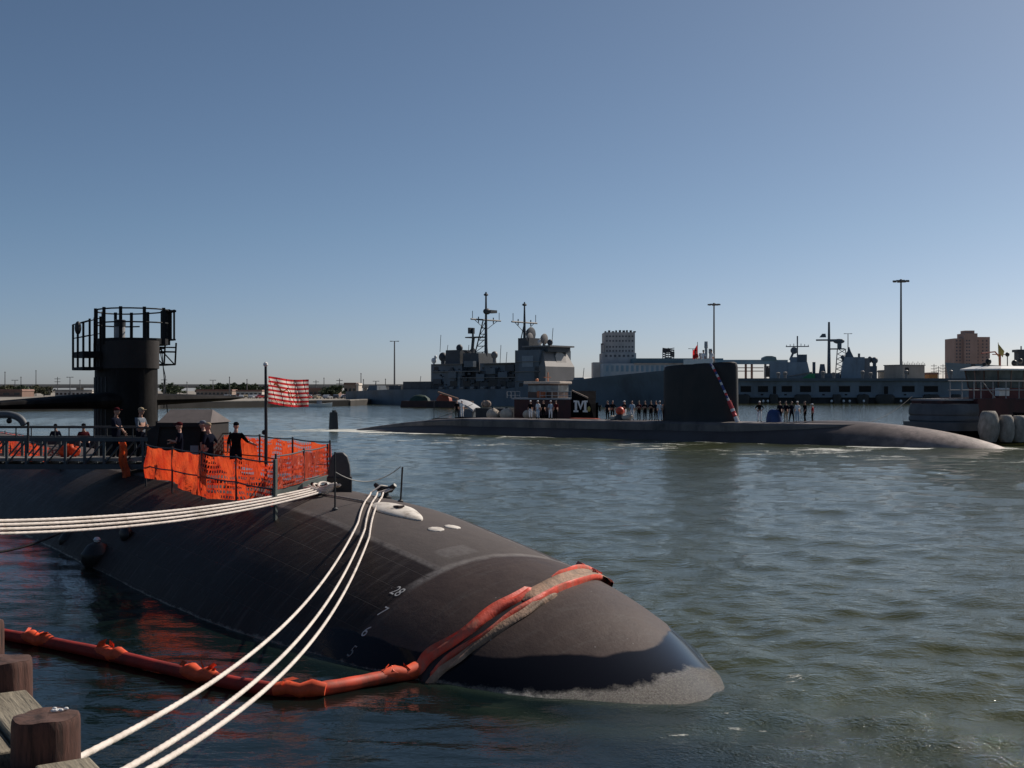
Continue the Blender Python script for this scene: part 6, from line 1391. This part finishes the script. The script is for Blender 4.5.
# bollard that takes the lines (just outside the picture)
# ------------------------------------------------------------------ water
def water():
    nA,nR=620,760
    # fine angular spacing in front, coarse behind
    ang=np.concatenate([np.linspace(-PI,-.62,70,endpoint=False),np.linspace(-.62,.62,nA,endpoint=False),np.linspace(.62,PI,70,endpoint=False)])
    r=np.concatenate([[.5,1.5,2.5],np.exp(np.linspace(math.log(3.5),math.log(320),nR)),np.exp(np.linspace(math.log(340),math.log(4500),34))])
    A,Rr=np.meshgrid(ang,r,indexing='ij'); X=Rr*np.sin(A); Y=Rr*np.cos(A); Z=np.zeros_like(X)
    rs=np.random.default_rng(3); dr=np.gradient(r)[None,:]
    for k in range(46):
        lam=float(np.exp(rs.uniform(math.log(.55),math.log(7)))); th=R(200)+rs.normal(0,.55); amp=.0052*lam**.5*rs.uniform(.5,1.4); kk=2*PI/lam
        w=np.clip((lam/np.maximum(dr,Rr*.0022)-3.0)/3.0,0,1)
        ph=(X*math.sin(th)+Y*math.cos(th))*kk+rs.uniform(0,6.28)
        Z+=w*amp*(np.sin(ph)+.22*np.sin(2*ph+.5))
    # calmer pocket beside and ahead of the hull, also painted with its dark reflection
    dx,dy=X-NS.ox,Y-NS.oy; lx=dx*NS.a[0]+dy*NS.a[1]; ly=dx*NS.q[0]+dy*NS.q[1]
    calm_reflection=np.clip((2.0-ly)/4,0,1)*np.clip((7-lx)/8,0,1); Z*=(1-.75*calm_reflection)
    # foam mask
    fx,fy=X-FS.ox,Y-FS.oy; u=fx*FS.a[0]+fy*FS.a[1]; v=fx*FS.q[0]+fy*FS.q[1]
    foam=np.zeros_like(X)
    g=lambda d,s:np.exp(-(d/s)**2)
    near=-4.6
    foam+=.62*g(v-near+.2,1.0)*((u>-44)&(u<27))                                  # along the near side
    foam+=.76*g(v-near+5+.05*(u),5.0)*((u>-50)&(u<24))*(.6+.4*np.sin(u*.35))       # streaks spreading out
    foam+=.66*g(v-near+15,7.0)*((u>-46)&(u<40))
    foam+=1.0*g(v-.0,3.2)*g(u+43,9)                                               # stern wash
    foam+=.8*g(v+4,3.5)*g(u+40,12)
    foam+=1.0*g(np.hypot(u-(xbow-2.6),v+.5),3.2)                                      # bow wave
    foam+=.8*g(v-near+1,1.8)*g(u-xbow+9,4)
    tipx=NS.world(-1.2,0); foam+=.50*g(np.abs(np.hypot(lx+6.2,ly)-2.75),.45)*((lx>-6.5))+.30*g(np.hypot(lx+2.2,ly),2.0)
    chop=1.0*g(np.hypot(lx+2.2,ly-.3),2.6)+.85*np.clip((X-10)/18,0,1)*np.clip((Y-38)/25,0,1)*np.clip((125-Y)/30,0,1)+.14*(1-calm_reflection)
    rr=np.array(hull_r(np.clip(-lx,0,200))); hb=np.sqrt(np.maximum(rr**2-ZC**2,0)); foam+=.50*g(ly+hb+.05,.22)*((lx<-4)&(lx>-14))
    nAa,nRr=X.shape; vs=np.stack([X,Y,Z],-1).reshape(-1,3)
    idx=np.arange(nAa*nRr).reshape(nAa,nRr); a=idx; b=np.roll(idx,-1,0)
    q=np.stack([a[:,:-1],a[:,1:],b[:,1:],b[:,:-1]],-1).reshape(-1,4)
    me=bpy.data.meshes.new('water'); me.vertices.add(len(vs)); me.vertices.foreach_set('co',vs.ravel()); me.loops.add(q.size); me.loops.foreach_set('vertex_index',q.ravel().astype(np.int32)); me.polygons.add(len(q)); me.polygons.foreach_set('loop_start',np.arange(0,q.size,4,dtype=np.int32))
    me.update(calc_edges=True); me.polygons.foreach_set('use_smooth',[True]*len(q))
    at=me.attributes.new('foam','FLOAT','POINT'); at.data.foreach_set('value',foam.ravel().astype(np.float32))
    at=me.attributes.new('chop','FLOAT','POINT'); at.data.foreach_set('value',chop.ravel().astype(np.float32))
    at=me.attributes.new('calm_reflection','FLOAT','POINT'); at.data.foreach_set('value',calm_reflection.ravel().astype(np.float32))
    if me.polygons[0].normal.z<0: me.flip_normals()
    o=bpy.data.objects.new('water',me); col.objects.link(o); tag(o,kind='structure')
    m,t,b=nt('harbour_water'); N=t.nodes; L=t.links
    def M(op,a,b_=None,clamp=False):
        n=N.new('ShaderNodeMath'); n.operation=op; n.use_clamp=clamp
        for i,v in enumerate((a,b_)):
            if v is None: continue
            if isinstance(v,(int,float)): n.inputs[i].default_value=v
            else: L.new(v,n.inputs[i])
        return n.outputs[0]
    g_=N.new('ShaderNodeNewGeometry')
    def noise(scale,detail,st,rough=.55,rot=0,dist=0):
        mp=N.new('ShaderNodeMapping'); mp.inputs['Scale'].default_value=st; mp.inputs['Rotation'].default_value=(0,0,rot); L.new(g_.outputs['Position'],mp.inputs['Vector'])
        n=N.new('ShaderNodeTexNoise'); n.inputs['Scale'].default_value=scale; n.inputs['Detail'].default_value=detail; n.inputs['Roughness'].default_value=rough; n.inputs['Distortion'].default_value=dist; L.new(mp.outputs[0],n.inputs['Vector']); return n.outputs['Fac']
    at=N.new('ShaderNodeAttribute'); at.attribute_name='foam'; ac=N.new('ShaderNodeAttribute'); ac.attribute_name='calm_reflection'
    # foam lace
    f1=noise(.9,7,(.55,1.6,1),.68,R(-37),.8); f2=noise(.22,4,(.5,2.0,1),.6,R(-37)); f3=noise(7,5,(1,1,1),.7)
    thr=M('SUBTRACT',1.0,M('MULTIPLY',at.outputs['Fac'],.46))
    fm=M('MULTIPLY',M('SUBTRACT',M('ADD',M('ADD',M('MULTIPLY',f1,1.15),M('MULTIPLY',f3,.40)),M('SUBTRACT',M('MULTIPLY',f2,.8),.595)),thr),14.0,True)
    # turbid patches
    p1=noise(.035,4,(1,2.2,1)); p2=noise(.3,4,(.6,1.8,1),.6,R(20))
    mx=N.new('ShaderNodeMixRGB'); mx.inputs[1].default_value=(.040,.045,.013,1); mx.inputs[2].default_value=(.066,.069,.022,1); L.new(M('ADD',M('MULTIPLY',p1,.6),M('MULTIPLY',p2,.4)),mx.inputs[0])
    # churned pale green water around the moving submarine
    mg=N.new('ShaderNodeMixRGB'); mg.inputs[2].default_value=(.07,.10,.065,1); L.new(M('MULTIPLY',at.outputs['Fac'],.35,True),mg.inputs[0]); mc=N.new('ShaderNodeMixRGB'); mc.inputs[2].default_value=(.004,.010,.009,1); L.new(M('MULTIPLY',ac.outputs['Fac'],1.0),mc.inputs[0]); L.new(mx.outputs[0],mc.inputs[1]); L.new(mc.outputs[0],mg.inputs[1])  # calm zone's near-black base: the hull's reflection painted into the water colour
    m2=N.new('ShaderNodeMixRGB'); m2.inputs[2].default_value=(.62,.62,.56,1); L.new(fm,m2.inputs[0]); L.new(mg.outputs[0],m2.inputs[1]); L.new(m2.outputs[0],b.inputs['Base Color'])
    b.inputs['IOR'].default_value=1.28; b.inputs['Specular IOR Level'].default_value=.5
    L.new(M('ADD',.045,M('MULTIPLY',fm,.6)),b.inputs['Roughness'])
    w1=noise(1.5,3,(.65,1.25,1),.5,R(12),.3); w2=noise(4.2,3,(.8,1.3,1),.55,R(-14),.3); w3=noise(.32,3,(.6,1.5,1),.5,R(6))
    hgt=M('ADD',M('MULTIPLY',w1,.038),M('MULTIPLY',w2,.036)); hgt=M('ADD',hgt,M('MULTIPLY',w3,.03)); hgt=M('ADD',hgt,M('MULTIPLY',noise(10,3,(.8,1.3,1)),.013)); hgt=M('MULTIPLY',hgt,M('SUBTRACT',1.0,M('MULTIPLY',ac.outputs['Fac'],.68)))
    ah=N.new('ShaderNodeAttribute'); ah.attribute_name='chop'; hgt=M('ADD',hgt,M('MULTIPLY',M('MULTIPLY',M('ADD',noise(7,3,(1,1,1),.6),noise(19,2,(1,1,1),.6)),.060),ah.outputs['Fac'])); hgt=M('ADD',hgt,M('MULTIPLY',fm,.03))
    bp=N.new('ShaderNodeBump'); bp.inputs['Strength'].default_value=.75; bp.inputs['Distance'].default_value=1.0; L.new(hgt,bp.inputs['Height']); L.new(bp.outputs[0],b.inputs['Normal'])
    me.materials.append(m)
water()
# ------------------------------------------------------------------ light, sky, camera
SUN_AZ=R(51); SUN_EL=R(38)     # azimuth measured to the right of the view direction (+Y)
w=bpy.data.worlds.new('World'); scene.world=w; w.use_nodes=True; N=w.node_tree.nodes; L=w.node_tree.links
sky=N.new('ShaderNodeTexSky'); sky.sky_type='NISHITA'; sky.sun_disc=False; sky.sun_elevation=SUN_EL; sky.sun_rotation=SUN_AZ; sky.air_density=.5; sky.dust_density=.75; sky.ozone_density=3.0; sky.altitude=0
bg=N['Background']; bg.inputs['Strength'].default_value=.085
tn=N.new('ShaderNodeMixRGB'); tn.blend_type='MULTIPLY'; tn.inputs[0].default_value=1; 
tcw=N.new('ShaderNodeTexCoord'); sw=N.new('ShaderNodeSeparateXYZ'); L.new(tcw.outputs['Generated'],sw.inputs[0]); mw=N.new('ShaderNodeMapRange'); mw.inputs['From Min'].default_value=0; mw.inputs['From Max'].default_value=.13; L.new(sw.outputs[2],mw.inputs['Value'])
tw=N.new('ShaderNodeMixRGB'); tw.inputs[1].default_value=(1.03,.955,.93,1); tw.inputs[2].default_value=(.985,1.015,.93,1); L.new(mw.outputs[0],tw.inputs[0]); L.new(tw.outputs[0],tn.inputs[2])
L.new(sky.outputs[0],tn.inputs[1]); L.new(tn.outputs[0],bg.inputs['Color'])
sd=bpy.data.lights.new('sun','SUN'); sd.energy=4.4; sd.angle=R(.53); sd.color=(1,.91,.81); so=bpy.data.objects.new('sun',sd); col.objects.link(so)
d=Vector((math.sin(SUN_AZ)*math.cos(SUN_EL),math.cos(SUN_AZ)*math.cos(SUN_EL),math.sin(SUN_EL))); so.rotation_euler=d.to_track_quat('Z','Y').to_euler(); so.location=(30,20,60)
cam=bpy.data.cameras.new('camera'); co=bpy.data.objects.new('camera',cam); col.objects.link(co); scene.camera=co
co.location=(0,0,HC); co.rotation_euler=(PI/2,0,0); cam.sensor_width=36; cam.lens=36*F/1024; cam.shift_y=(H0-384)/1024; cam.clip_end=20000; cam.clip_start=.1
vs_=scene.view_settings; vs_.view_transform='Standard'; vs_.look='None'; vs_.gamma=1; vs_.exposure=0
scene.render.resolution_x=1024; scene.render.resolution_y=768
